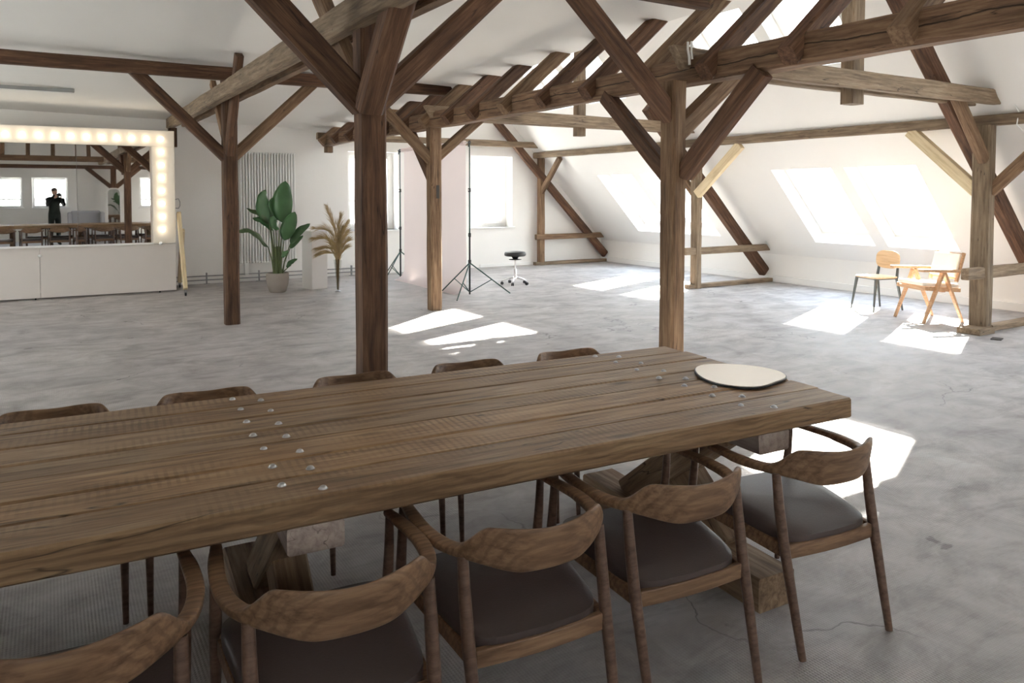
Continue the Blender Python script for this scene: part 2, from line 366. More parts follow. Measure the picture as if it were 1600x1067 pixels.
# gable wall with two windows
WIN = [(4.98, 6.02, .87, 2.42), (7.70, 8.72, .87, 2.40)]
gw = holed('wall_far', M['wall'], Vector((XL, YG, 0)), Vector((1, 0, 0)), Vector((0, 0, 1)), XK-XL+.1, 5.2, [(a-XL, b-XL, c, d) for a, b, c, d in WIN], .34, Vector((0, 1, 0))); struct(gw)
def frame_mb(mb, x0, x1, z0, z1, y0, y1, w):
    mb.box(x0, x0+w, y0, y1, z0, z1); mb.box(x1-w, x1, y0, y1, z0, z1)
    mb.box(x0+w, x1-w, y0, y1, z0, z0+w); mb.box(x0+w, x1-w, y0, y1, z1-w, z1)
for k, (a, b, c, d) in enumerate(WIN):
    wn = thing('window_%d' % (k+1), None, None); struct(wn); wn.location = ((a+b)/2, YG+.3, c)
    cx = (a+b)/2
    m = MB(); frame_mb(m, a-cx, b-cx, 0, d-c, -.03, .05, .07); m.build('window_frame', M['trim'], wn, bevel=.004)
    m = MB(); frame_mb(m, a-cx+.072, b-cx-.072, .072, d-c-.072, -.05, .0, .055); m.box(a-cx+.12, b-cx-.12, -.045, -.005, .56, .60); m.build('casement', M['trim'], wn, bevel=.004)
    MB().box(a-cx+.12, b-cx-.12, -.028, -.022, .12, d-c-.12).build('pane', M['glass'], wn)
    MB().box(a-cx-.05, b-cx+.05, -.36, -.03, -.03, .0).build('window_sill', M['trim'], wn, bevel=.006)
# back wall (behind the camera, seen in the mirror)
BW = [(-2.4, -1.14, 1.12, 2.12), (-.86, .16, 1.12, 2.12), (2.75, 3.75, 1.10, 2.16)]
bw = holed('wall_back', M['wall'], Vector((XL, YB, 0)), Vector((1, 0, 0)), Vector((0, 0, 1)), XK-XL, 5.2, [(a-XL, b-XL, c, d) for a, b, c, d in BW], .3, Vector((0, -1, 0))); struct(bw)
for k, (a, b, c, d) in enumerate(BW):
    wn = thing('window_%d' % (k+3), None, None); struct(wn); wn.location = ((a+b)/2, YB-.24, c); cx = (a+b)/2
    m = MB(); frame_mb(m, a-cx, b-cx, 0, d-c, -.05, .03, .07); m.box(a-cx+.07, b-cx-.07, -.04, .02, .26, .31); m.build('window_frame', M['trim'], wn, bevel=.004)
    MB().box(a-cx+.07, b-cx-.07, -.013, -.007, .07, d-c-.07).build('pane', M['glass'], wn)
    MB().box(a-cx-.05, b-cx+.05, .0, .3, -.03, 0).build('window_sill', M['trim'], wn, bevel=.006)
# left wall, its unseen windows added to brighten the left side; knee wall
FILL_WIN = [(5.9, 7.5), (8.5, 10.1), (11.1, 12.7)]
lw = holed('wall_left', M['wall'], Vector((XL, YB, 0)), Vector((0, 1, 0)), Vector((0, 0, 1)), YG-YB, 5, [(a-YB, b-YB, .85, 2.5) for a, b in FILL_WIN], .3, Vector((-1, 0, 0))); struct(lw)
for k, (a, b) in enumerate(FILL_WIN):
    wn = thing('window_%d' % (k+30), None, None); struct(wn); wn.location = (XL-.24, (a+b)/2, .85); cx = (a+b)/2
    m = MB(); frame_mb(m, a-cx, b-cx, 0, 1.65, -.05, .03, .07); m.box(-.03, .03, -.04, .02, .07, 1.58); o = m.build('window_frame', M['trim'], wn, bevel=.004, rot=(0, 0, PI/2))
    MB().box(-.001, .005, a-cx+.07, b-cx-.07, .07, 1.58).build('pane', M['glass'], wn)
kw = MB().quad((XK, YB, 0), (XK, YG, 0), (XK, YG, .5), (XK, YB, .5)).build('wall_right', M['wall']); struct(kw)
bb = MB().box(XK-.035, XK-.005, YB, YG, 0, .115).build('baseboard_right', M['trim'], bevel=.006); struct(bb)
bb = MB().box(7.9, 9.2, YG-.02, YG-.001, 0, .07).build('baseboard_far', M['trim'], bevel=.004); struct(bb)
# low ceiling, left roof pitch, right roof pitch with skylights
YS = [YB]+[YB+(YG-YB)*k/24 for k in range(1, 25)]
def xe(y):
    x = 5.2
    for _ in range(12): x = 4.5+(ceil_z(x, y)-2.60)/.87
    return x
m = MB()
for a, b in zip(YS, YS[1:]):
    pts = [XL, -2, 1, 3, 4.3]
    xa, xb = [*pts, xe(a)], [*pts, xe(b)]
    for i in range(len(pts)):
        m.quad((xa[i], a, ceil_z(xa[i], a)), (xa[i+1], a, ceil_z(xa[i+1], a)), (xb[i+1], b, ceil_z(xb[i+1], b)), (xb[i], b, ceil_z(xb[i], b)))
cl = m.build('ceiling', M['ceil']); struct(cl)
m = MB()
for a, b in zip(YS, YS[1:]):
    m.quad((xe(a), a, under(xe(a))), (XR, a, ZR), (XR, b, ZR), (xe(b), b, under(xe(b))))
struct(m.build('ceiling_left_pitch', M['ceil']))
RU = Vector((0, 1, 0)); RV = Vector((XK-XR, 0, .5-ZR)); RL = RV.length; RV = RV.normalized(); RN = Vector((-RV.z, 0, RV.x)).normalized()
if RN.x < 0: RN = -RN
vx = lambda x: (x-XR)/RV.x
SKY = []
for (a, b) in ((1.0, 2.08), (2.3, 3.38), (5.82, 6.89), (7.10, 8.18), (10.28, 11.33), (11.57, 12.65)):
    SKY += [(a-YB, b-YB, vx(9.80), vx(10.93)), (a-YB, b-YB, vx(7.83), vx(8.58))]
rs = holed('ceiling_right_pitch', M['wall'], Vector((XR, YB, ZR)), RU, RV, YG-YB, RL, SKY, .30, RN); struct(rs)
RM = Matrix((-RU, RV, RN)).transposed().to_4x4()
for k, (a, b, c, d) in enumerate(SKY):
    P = Vector((XR, YB, ZR))+RU*((a+b)/2)+RV*((c+d)/2)+RN*.27
    Mx = RM.copy(); Mx.translation = P
    wn = bpy.data.objects.new('window_%d' % (k+6), None); COL.objects.link(wn); struct(wn); wn.matrix_basis = Mx
    hw, hh = (b-a)/2, (d-c)/2
    m = MB(); m.box(-hw, -hw+.06, -hh, hh, -.03, .05); m.box(hw-.06, hw, -hh, hh, -.03, .05); m.box(-hw+.06, hw-.06, -hh, -hh+.06, -.03, .05); m.box(-hw+.06, hw-.06, hh-.06, hh, -.03, .05)
    m.build('skylight_frame', M['trim'], wn, bevel=.004)
    m = MB(); i = .064; j = .11; m.box(-hw+i, -hw+j, -hh+i, hh-i, -.05, .02); m.box(hw-j, hw-i, -hh+i, hh-i, -.05, .02); m.box(-hw+j, hw-j, -hh+i, -hh+j, -.05, .02); m.box(-hw+j, hw-j, hh-j, hh-i, -.05, .02)
    m.build('skylight_sash', M['trim'], wn, bevel=.004)
    MB().box(-hw+j, hw-j, -hh+j, hh-j, -.004, .002).build('pane', M['glass'], wn)

# ------------------------------------------------------------------ timber frame
def post(x, y, z1, label, w=.17, d=.17, mat='beam', z0=0, foot=False):
    p = beam('support_post', (x, y, z0), (x, y, z1), w, d, M[mat], rough=.008)
    return tag(p, label, 'post')
def brace(par, p0, p1, w=.12, h=.15, mat='beam', **k): return beam('brace', p0, p1, w, h, M[mat], par, **k)

pA1 = post(1.89, 9.70, 3.0, 'dark post between mirror wall and radiator, pale braced beam above', .17, .17)
brace(pA1, (.80, 9.7, 3.06), (1.86, 9.7, 2.02), .12, .13)
brace(pA1, (2.98, 9.7, 3.06), (1.93, 9.7, 2.04), .12, .13, 'beam_mid')
brace(pA1, (1.865, 8.98, 3.17), (1.865, 9.62, 2.08), .085, .15)
brace(pA1, (1.88, 10.68, 3.06), (1.88, 9.80, 2.15), .07, .11, 'beam_mid')
pA2 = post(1.755, 4.62, 3.0, 'thick near-black brown post rising behind the middle of the table', .165, .18)
brace(pA2, (.75, 4.62, 3.1), (1.72, 4.62, 2.16), .15, .17)
brace(pA2, (2.78, 4.62, 3.1), (1.80, 4.62, 2.18), .13, .15)
brace(pA2, (1.68, 3.66, 3.00), (1.71, 4.52, 2.12), .15, .17, cut1=.05)
brace(pA2, (1.78, 5.86, 3.24), (1.77, 4.74, 2.2), .09, .14, 'beam_mid')
pM1 = post(4.5, 9.43, 2.50, 'brown post with an empty mortise, right of the backdrop paper roll stand', .165, .17, 'beam_mid')
pM1['label'] = 'mid-brown post with an empty mortise, standing in front of the pink backdrop'
brace(pM1, (3.45, 9.43, 3.02), (4.47, 9.43, 2.04), .11, .13, 'beam_mid')
brace(pM1, (4.5, 10.22, 2.50), (4.5, 9.46, 1.76), .10, .14, 'beam')
brace(pM1, (5.25, 9.43, 2.68), (4.5, 9.43, 2.06), .12, .13, 'beam_mid')
MB().box(-.022, .022, -.003, .003, -.09, .09).build('mortise', M['screed'], None)  # dark slab, its colour stands for the shade inside the empty mortise
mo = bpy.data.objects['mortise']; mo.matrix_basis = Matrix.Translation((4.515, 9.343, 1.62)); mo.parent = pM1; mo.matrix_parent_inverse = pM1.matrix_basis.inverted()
pM2 = post(4.335, 4.60, 2.50, 'reddish brown post behind the right end of the long table', .15, .17, 'beam_mid')
brace(pM2, (3.30, 4.60, 3.12), (4.33, 4.60, 2.20), .12, .15, 'beam')
brace(pM2, (4.46, 5.62, 2.50), (4.40, 4.70, 1.74), .11, .15, 'beam')
brace(pM2, (4.45, 3.80, 2.49), (4.38, 4.54, 1.74), .12, .15, 'beam', cut1=.05)
brace(pM2, (5.1, 4.60, 2.66), (4.36, 4.60, 2.08), .12, .15, 'beam_mid')
# right hand row, standing under the slope
pC0 = post(9.36, 14.12, 2.38, 'slim grey-brown post against the far wall right of the window', .14, .14, 'beam_mid')
brace(pC0, (9.36, 13.38, 2.36), (9.36, 14.10, 1.62), .09, .12, 'beam_mid')
pC1 = post(9.30, 9.30, 2.38, 'grey post with one new blond brace, beyond the reddish post', .15, .15, 'beam_pale')
b = brace(pC1, (9.30, 8.36, 2.36), (9.26, 9.24, 1.58), .09, .14, 'new_wood', cham=.02, rough=.001); b['label'] = 'new blond timber brace'
brace(pC1, (9.30, 10.12, 2.36), (9.30, 9.36, 1.60), .09, .12, 'beam_mid')
brace(pC1, (8.55, 9.30, 2.66), (9.24, 9.30, 1.96), .09, .12, 'beam_mid')
pC2 = post(9.20, 4.66, 2.38, 'grey-brown cracked post at the right, beside the honey wood armchair', .16, .20, 'beam_pale')
b = brace(pC2, (9.30, 5.60, 2.38), (9.24, 4.74, 1.62), .09, .14, 'new_wood', cham=.02, rough=.001); b['label'] = 'new blond timber brace'
brace(pC2, (9.30, 3.85, 2.38), (9.24, 4.60, 1.62), .09, .13, 'beam_mid')
brace(pC2, (8.50, 4.62, 2.68), (9.12, 4.62, 1.98), .10, .13, 'beam_mid')
MB().box(-.17, .15, -.13, .13, -.0, .07).build('foot_block', M['beam_pale'], None, bevel=.008)
fb = bpy.data.objects['foot_block']; fb.matrix_basis = Matrix.Translation((9.05, 4.62, 0)); fb.parent = pC2; fb.matrix_parent_inverse = pC2.matrix_basis.inverted()
pA3 = post(1.90, -2.55, 2.43, 'dark braced post by the back wall, seen in the mirror', .17, .17)
brace(pA3, (1.1, -2.55, 2.46), (1.86, -2.55, 1.78), .12, .14)
brace(pA3, (2.7, -2.55, 2.46), (1.94, -2.55, 1.78), .12, .14)
# long purlins
t = tag(beam('purlin', (1.535, -2.98, 2.655), (1.785, 14.1, 2.785), .12, .18, M['beam_pale'], rough=.010), 'pale long beam over the dark posts, left plank of the clamping pair', 'beam')
t = tag(beam('purlin', (1.78, -2.98, 2.68), (2.02, 14.1, 2.81), .10, .15, M['beam_mid']), 'darker plank running beside the pale long beam over the left posts', 'beam')
t = tag(beam('purlin', (4.5, -2.98, 2.59), (4.5, 14.1, 2.59), .19, .215, M['beam_split'], rough=.012), 'thick cracked purlin carrying the row of short slanting rafters', 'beam')
t = tag(beam('purlin', (9.30, -2.98, 2.44), (9.30, 14.26, 2.44), .12, .125, M['beam_pale']), 'thin grey purlin along the sloping wall above the skylights', 'beam')
tag(beam('beam_block', (1.80, 13.95, 2.38), (1.80, 13.95, 2.70), .13, .13, M['beam']), 'short hanging wood block under the far end of the pale beam', 'block')
tag(beam('beam_block', (4.5, 13.99, 2.36), (4.5, 13.99, 2.475), .14, .14, M['beam_mid']), 'short wood block under the far end of the rafter purlin', 'block')
# cross ties
tag(beam('tie_beam', (XL, 9.62, 3.045), (4.86, 9.62, 3.035), .13, .15, M['beam'], sag=-.01, cut1=-.1), 'dark tie beam crossing under the ceiling above the far posts', 'beam')
tag(beam('tie_beam', (XL, 4.74, 3.25), (4.78, 4.74, 3.245), .13, .15, M['beam'], cut1=-.1), 'tie beam crossing overhead above the thick dark post', 'beam')
tag(beam('tie_beam', (XL, -.62, 2.67), (4.45, -.62, 2.67), .15, .17, M['beam_mid']), 'brown cross beam behind the photographer carrying short studs', 'beam')
tag(beam('tie_beam', (XL, -2.55, 2.48), (11, -2.55, 2.48), .1, .12, M['beam']), 'thin dark beam along the back wall above the windows', 'beam')
for k, (x, w) in enumerate(((-1.5, 'leftmost'), (-.85, 'second from the left'), (-.2, 'third from the left'), (.45, 'fourth from the left'), (1.1, 'right of the pane joint'))):
    tag(beam('stud', (x, -.62, 2.75), (x, -.9, 3.36), .11, .12, M['beam_mid']), 'short stud on the rear cross beam in the mirror, '+w, 'stud', 'short studs on the rear cross beam')
# collar pairs, king posts, struts, bars, sills for each truss at the slope
def collar(y, lab, x0=4.30, pair=True, mat='beam_pale'):
    r = thing('collar_tie', lab, 'beam', (x0, y, 2.68))
    for s in ((-1, 1) if pair else (-1,)):
        beam('plank', (x0 if s < 0 else x0+.5, y+s*.13, 2.685), (9.30 if s < 0 else 9.20, y+s*.13, 2.685), .09, .17 if s < 0 else .15, M[mat], r, cut0=.12, cut1=-.16, rough=.01)
    return r
collar(4.66, 'pale hewn collar tie clamping the hanging post, nearest one at upper right')
collar(9.42, 'collar tie farther back clamping the smaller hanging post', 4.35)
tag(beam('collar_tie', (4.3, 14.05, 2.67), (9.34, 14.05, 2.655), .10, .13, M['beam_pale'], cut1=-.14), 'pale collar tie high along the far wall above the windows', 'beam')
tag(beam('king_post', (6.74, 4.66, 2.47), (6.74, 4.66, 4.7), .20, .14, M['beam_pale']), 'wide hanging post clamped in the nearer collar tie', 'post')
tag(beam('king_post', (6.95, 9.42, 2.47), (6.95, 9.42, 4.75), .16, .14, M['beam_pale']), 'smaller hanging post clamped in the farther collar tie', 'post')
def strut(y, lab, z1, mat='beam', w=.15, h=.19):
    zz = lambda x: 11.34-x
    tag(beam('principal_strut', (11.16, y, .17), (11.33-z1, y, z1), w, h, M[mat], up=(0, 0, 1)), lab, 'beam')
strut(4.80, 'heavy diagonal strut at the far right, behind the cracked post', 4.05)
strut(9.44, 'diagonal strut under the slope meeting the floor between the skylight pairs', 3.0)
strut(14.10, 'diagonal strut flat against the far wall', 3.15, 'beam', .11, .16)
def bar(y, x0, lab, mat='beam_pale', z=.63, s=.12):
    tag(beam('crossbar', (x0, y, z), (11.03, y, z), .09, s, M[mat], cut1=-.1), lab, 'beam')
bar(4.62, 8.78, 'knee-high grey crossbar at the right, behind the armchair', z=.69, s=.13)
bar(9.28, 9.02, 'knee-high grey crossbar through the post with one blond brace')
bar(14.08, 9.2, 'knee-high brown crossbar on the far wall', 'beam_mid')
def sill(y, x0, lab): tag(beam('sill_beam', (x0, y, .037), (11.16, y, .037), .12, .07, M['beam_pale']), lab, 'beam')
sill(4.62, 9.3, 'floor sill running from the right cracked post to the slope')
sill(9.3, 9.1, 'thin floor sill at the foot of the grey post with one blond brace')
sill(14.1, 9.18, 'thin floor sill along the far wall right of the window')
# rafters resting on the middle purlin
RY = [13.88, 13.2, 12.45, 11.65, 10.85, 10.12, 9.42, 8.72, 8.05, 7.30, 6.55, 5.78, 5.02, 4.26, 3.48, 2.68, 1.9]
ordn = 'first second third fourth fifth sixth seventh eighth ninth tenth eleventh twelfth thirteenth fourteenth fifteenth'.split()
for k, y in enumerate(RY):
    lb = '%s slanting rafter on the thick purlin, counted from the far wall' % (ordn[k] if k < 15 else 'sixteenth' if k == 15 else 'seventeenth')
    zc = ceil_z(5.1, y); x1 = 4.5+(zc-2.66)/.87+.5; zt = 2.69+.87*(x1-4.5)
    x0 = 4.32; z0 = 2.69+.87*(x0-4.5)
    r = beam('rafter', (x0, y, z0), (min(x1, 6.6), y, 2.69+.87*(min(x1, 6.6)-4.5)), .13, .15, M['beam'] if k % 3 else M['beam_mid'], rough=.009)
    tag(r, lb, 'rafter', 'slanting rafters on the middle purlin')

# ------------------------------------------------------------------ long table
TR = -.065
TX, TY = .64, 2.655
table = thing('long_dining_table', 'long reclaimed-plank trestle table running across the foreground', 'table', (TX, TY, 0), TR)
TT = .76; PW = 1.205/7
def plank_mb(x0, x1, y0, y1, z0, z1, seed):
    mb = MB(); n = 26; rings = []; c = .007
    prof = [(y0+c, z0), (y1-c, z0), (y1, z0+c), (y1, z1-c), (y1-c, z1), ((y0+y1)/2, z1), (y0+c, z1), (y0, z1-c), (y0, z0+c)]
    for i in range(n+1):
        x = x0+(x1-x0)*i/n; r = []
        for a, b in prof:
            d = noise.noise(Vector((x*1.3, a*8, seed)))*.0025; d2 = noise.noise(Vector((x*1.6+5, a*8, seed+3)))*.002
            r.append(Vector((x+(noise.noise(Vector((a*30, b*30, seed)))*.006 if i in (0, n) else 0), a+d, b+d2)))
        rings.append(r)
    return mb.ring(rings)
ends = [2.235, 2.20, 2.20, 2.12, 2.14, 2.19, 2.20]       # far planks stop unevenly
ends = [2.225, 2.215, 2.215, 2.12, 2.19, 2.215, 2.20]     # index 0 = nearest plank
ends = [2.205, 2.225, 2.22, 2.13, 2.205, 2.21, 2.20]
y = -.6025
for k in range(7):
    w = PW*(1+(.05, -.06, .08, -.1, .04, .03, -.04)[k])
    g = .0035 if k != 3 else .007
    plank_mb(-2.2+.01*((k*5) % 3), ends[k], y+g, y+w-.0015, TT-.083, TT+(.0, -.002, .001, -.003, .0, .001, 0)[k], k*3.7).build('plank', M['table'], table, smooth=True)
    y += w
for xt in (-1.77, 0, 1.77):
    # foot, crossed legs, top beam
    m = plank_mb(-.62, .60, -.095, .095, 0, .135, 40+xt); o = m.build('foot_beam', M['trestle'], table, (xt, 0, 0), rot=(0, 0, PI/2))
    m = plank_mb(-.58, .585, -.08, .08, 0, .080, 60+xt); o = m.build('top_beam', M['pale_timber'], table, (xt+.02, 0, .594), rot=(0, 0, PI/2)); o['label'] = 'pale cross timber with ragged end'
    for s in (-1, 1):
        a = Vector((xt, s*-.33, .115)); b = Vector((xt, s*.29, .60)); dd = (b-a)
        m = plank_mb(-dd.length/2, dd.length/2, -.058, .058, -.07, .07, 80+s+xt)
        o = m.build('cross_leg', M['trestle'], table, ((a+b)/2))
        o.rotation_euler = (0, -math.atan2(.485, .62), s*PI/2)
        o.location.x += s*.006 + .03
bolt = MB().lathe([(.0145, 0), (.0145, .0012), (.0115, .0016), (.0112, .004), (.009, .0075), (.005, .0095), (.0001, .010)], 14)
b0 = None
yb = -.6025
for xt in (-1.77, 0, 1.77):
    yy = -.6025
    for k in range(7):
        w = PW*(1+(.05, -.06, .08, -.1, .04, .03, -.04)[k])
        for dx, dy in ((-.05, .7), (.05, .28)):
            if b0 is None: b0 = bolt.build('bolt', M['bolt'], table, (0, 0, 0), smooth=True); o = b0
            else: o = b0.copy(); COL.objects.link(o)
            o.location = (xt+dx+.004*((k*7) % 3-1), yy+w*dy, TT-.001)
        yy += w
# pebble-shaped mirror lying on the table
def blob(mb, pts, z0, z1):
    n = len(pts); vs = [(x, y, z0) for x, y in pts]+[(x, y, z1) for x, y in pts]
    mb.add(vs, [tuple(range(n-1, -1, -1)), tuple(range(n, 2*n))]+[(i, (i+1) % n, (i+1) % n+n, i+n) for i in range(n)])
pm = thing('pebble_mirror', 'pale pebble-shaped mirror lying flat on the right end of the table', 'mirror', (2.685, 2.41, TT+.002), 0)
P = []
for k in range(56):
    a = 2*PI*k/56; r = .205+.022*math.cos(2*a-.5)+.014*math.cos(3*a+1.2)
    P.append((r*math.cos(a)*.93, r*math.sin(a)*1.13))
m = MB(); blob(m, P, 0, .008); m.build('backing_board', M['black'], pm)
m = MB(); blob(m, [(x*.978, y*.978) for x, y in P], .0082, .0105); m.build('mirror_glass', M['mirror2'], pm)

# ------------------------------------------------------------------ dining chairs with bent back-and-arm rail
def smooth(a, b, x):
    t = max(0, min(1, (x-a)/(b-a))); return t*t*(3-2*t)
def catmull(P, n):
    P = [Vector(p) for p in P]; Q = [P[0]*2-P[1]]+P+[P[-1]*2-P[-2]]; out = []
    for i in range(1, len(Q)-2):
        for k in range(n):
            t = k/n; a, b, c, d = Q[i-1:i+3]
            out.append(.5*((2*b)+(-a+c)*t+(2*a-5*b+4*c-d)*t*t+(-a+3*b-3*c+d)*t**3))
    out.append(P[-1]); return out
def make_chair(label, group):
    t = thing('dining_chair', label, 'chair', (0, 0, 0), 0, group)
    path = catmull([(-.246, .55, 0), (-.262, .40, 0), (-.264, .28, 0), (-.243, .18, 0), (-.190, .100, 0), (-.105, .048, 0), (0, .032, 0),
                    (.105, .048, 0), (.190, .100, 0), (.243, .18, 0), (.264, .28, 0), (.262, .40, 0), (.246, .55, 0)], 6)
    rings = []; N = len(path)
    for i, p in enumerate(path):
        tg = (path[min(i+1, N-1)]-path[max(i-1, 0)]).normalized(); nr = Vector((-tg.y, tg.x, 0))   # points inwards
        ax = abs(p.x) if p.y < .26 else .3
        k = 1-smooth(.14, .245, ax); kt = 1-smooth(.160, .236, ax)     # 1 on the back, 0 on the arms
        top = .636+(.060+.012*smooth(0, .16, ax))*kt; bot = .606-.034*(1-smooth(.07, .24, ax))
        end = 1-smooth(.42, .55, p.y)
        if p.y > .30: bot += .004; top -= .006*(p.y-.30)/.25
        bot -= .0; th_t = .018*k+.046*(1-k); th_b = .030*k+.038*(1-k)
        th_t *= .75+.25*end; th_b *= .75+.25*end
        lean = -.022*k                                     # the top of the back leans outwards
        zc = (top+bot)/2; hh = (top-bot)/2; r = []
        for j in range(14):
            a = 2*PI*j/14; cz = math.sin(a); cx = math.cos(a)
            q = .42; cz_ = math.copysign(abs(cz)**q, cz); cx_ = math.copysign(abs(cx)**.7, cx)
            th = th_b+(th_t-th_b)*(cz_*.5+.5)
            pp = p+nr*(cx_*th/2)+nr*(lean*(cz_*.5+.5)); r.append(Vector((pp.x, pp.y, zc+cz_*hh)))
        rings.append(r)
    m = MB(); m.ring(rings); o = m.build('backrest', M['ash'], t, smooth=True)
    md = o.modifiers.new('sub', 'SUBSURF'); md.levels = 1; md.render_levels = 1
    # seat pad: rounded trapezoid, domed
    m = MB(); R = []
    for (zz, s) in ((.368, .97), (.374, .995), (.390, 1.0), (.406, .995), (.418, .97), (.426, .91), (.430, .75), (.431, .45), (.431, .02)):
        r = []
        for j in range(40):
            a = 2*PI*j/40; cx, cy = math.cos(a), math.sin(a)
            ex = math.copysign(abs(cx)**.32, cx); ey = math.copysign(abs(cy)**.36, cy)
            yy = .312+ey*.228*s; hw = .236+.022*ey
            z = zz - (.012*(1-s)*0) + .018*(ey*s) - .010*(1-abs(ex*s)**2)*(1 if s < .95 else .2) + (-.012*ey*ey*(s) if zz > .41 else 0)
            r.append(Vector((ex*hw*s, yy - .015*(1-ex*ex)*(ey < 0)*s, z)))
        R.append(r)
    m.ring(R); m.build('seat', M['leather'], t, smooth=True)
    # seat frame: four rails under the pad
    def rail(a, b, h=.05, w=.022, bow=0):
        a, b = Vector(a), Vector(b); pts = [a.lerp(b, i/6)+Vector((0, -bow*math.sin(PI*i/6), 0)) for i in range(7)]; d = (b-a).normalized(); nr = Vector((-d.y, d.x, 0)); rr = []
        for p in pts: rr.append([p+nr*w/2-Vector((0, 0, h/2)), p+nr*w/2+Vector((0, 0, h/2)), p-nr*w/2+Vector((0, 0, h/2)), p-nr*w/2-Vector((0, 0, h/2))])
        return rr
    m = MB()
    for a, b, bw in (((-.205, .085, .343), (.205, .085, .343), .012), ((-.245, .50, .362), (.245, .50, .362), 0), ((-.21, .09, .343), (-.243, .49, .362), 0), ((.243, .49, .362), (.21, .09, .343), 0)):
        m.ring(rail(a, b, bow=bw))
    m.build('seat_frame', M['ash'], t, bevel=.004)
    for s in (-1, 1):
        m = MB(); m.tube([(s*.213, .0, 0), (s*.216, .028, .12), (s*.219, .060, .26), (s*.221, .088, .38), (s*.222, .110, .50), (s*.222, .125, .612)], [.0130, .0155, .0175, .0190, .0180, .0155], 14)
        m.build('leg', M['walnut'], t, smooth=True)
        m = MB(); m.tube([(s*.250, .595, 0), (s*.250, .58, .2), (s*.250, .56, .36), (s*.251, .54, .5), (s*.250, .53, .612)], [.0105, .0145, .018, .0155, .013], 14)
        m.build('leg', M['walnut'], t, smooth=True)
    return t
NEAR = [(2.385, 1.628, -.11, 'nearest-row chair at the right end of the table, in front of the bright sun patch'),
        (1.735, 1.665, -.085, 'near-side chair second from the right table end, in front of the crossed trestle'),
        (1.155, 1.665, -.07, 'near-side chair in the middle, third from the right table end'),
        (.60, 1.640, -.07, 'near-side chair just right of the leftmost one, its back cropped by the bottom edge'),
        (.0, 1.70, -.085, 'near-side chair at bottom left corner, only curved back showing'),
        (-.60, 1.74, -.07, 'near-side chair left of the picture frame, nearest the left table end')]
NEAR[3] = (.585, 1.640, -.07, 'near-side chair fourth from the right table end, back low over the frame bottom')
c0 = None
for x, yy, rz, lb in NEAR:
    if c0 is None:
        c0 = make_chair(lb, 'dining chairs around the long table'); c0.location = (x, yy, 0); c0.rotation_euler = (0, 0, rz)
    else: dup(c0, (x, yy, 0), rz, lb, 'dining chairs around the long table')
FAR = [(2.50, 3.62, 'far-side chair nearest the right table end, top edge peeking over'),
       (1.88, 3.66, 'far-side chair second from the right, dark top edge over the planks'),
       (1.27, 3.70, 'far-side chair in front of the thick dark post'),
       (.60, 3.75, 'far-side chair second from the left, dark back above table edge'),
       (.0, 3.78, 'far-side chair at the left, dark back above the table edge'),
       (-.62, 3.82, 'far-side chair beyond the left picture edge, seen in mirror'),
       (-1.22, 3.86, 'far-side chair at the left table end, seen only in mirror')]
for x, yy, lb in FAR:
    dup(c0, (x, yy-.06, 0), PI+TR+random.uniform(-.03, .03), lb, 'dining chairs around the long table')

# ------------------------------------------------------------------ big mobile mirror with lamps
mw = thing('vanity_mirror_wall', 'wide mobile mirror wall with a border of lit round bulbs at the left', 'mirror', (.0, 13.37, 0), -.012)
BX0, BX1 = -2.4, 1.745
MX = [-1.66, -.645, .370, 1.385]
MB().box(BX0, -.135, 0, .06, .03, .785).build('base_board', M['board'], mw, bevel=.003)
MB().box(-.130, BX1, 0, .06, .03, .785).build('base_board', M['board'], mw, bevel=.003)
m = MB(); m.box(BX0, BX1, -.035, .06, 2.345, 2.60); m.box(1.415, BX1, -.035, .06, .80, 2.344); m.box(BX0, -1.69, -.035, .06, .80, 2.344)
m.build('lamp_frame', M['lampframe'], mw, bevel=.004)
MB().box(BX0, 1.42, -.05, .05, .787, .812).build('ledge', M['trim'], mw, bevel=.003)
MB().box(-1.69, 1.414, .02, .06, .813, 2.344).build('backing_board', M['board'], mw)
for k in range(3):
    o = MB().box(-(MX[k+1]-MX[k])/2+.002, (MX[k+1]-MX[k])/2-.002, -.008, .0, .815, 2.342).build('mirror_pane', M['mirror'], mw, ((MX[k+1]+MX[k])/2, .012, 0))
    o.rotation_euler = (0, 0, (.0, .000, .012)[k])
def bulb(x, z, lit=True):
    o = MB().sphere((0, 0, 0), .042, 16, 10).build('bulb', M['bulb'] if lit else M['plastic'], mw, (x, -.078, z), smooth=True)
    s = MB().tube([(0, .030, 0), (0, .042, 0)], .024, 14).build('socket', M['plastic'], o, smooth=True)
bx = 1.545
for k in range(19): bulb(bx-.2065*k, 2.465)
for k in range(1, 8): bulb(bx+.003, 2.465-.2065*k)
o = MB().sphere((0, 0, 0), .028, 12, 8).build('bulb', M['plastic'], mw, (1.52, -.065, .80), smooth=True); o['label'] = 'unlit bulb at the bottom'
m = MB(); m.tube([(-.132, 0, .665), (-.132, -.03, .665)], .012, 12); m.sphere((-.132, -.038, .665), .024, 14, 8); m.build('knob', M['plastic'], mw, smooth=True)
m = MB(); m.tube([(1.745, .02, 1.50), (1.80, .02, 1.51), (1.82, .02, 1.46), (1.82, .02, 1.40), (1.80, .02, 1.355), (1.745, .02, 1.36)], .007, 8); m.build('handle', M['pipe'], mw, smooth=True)
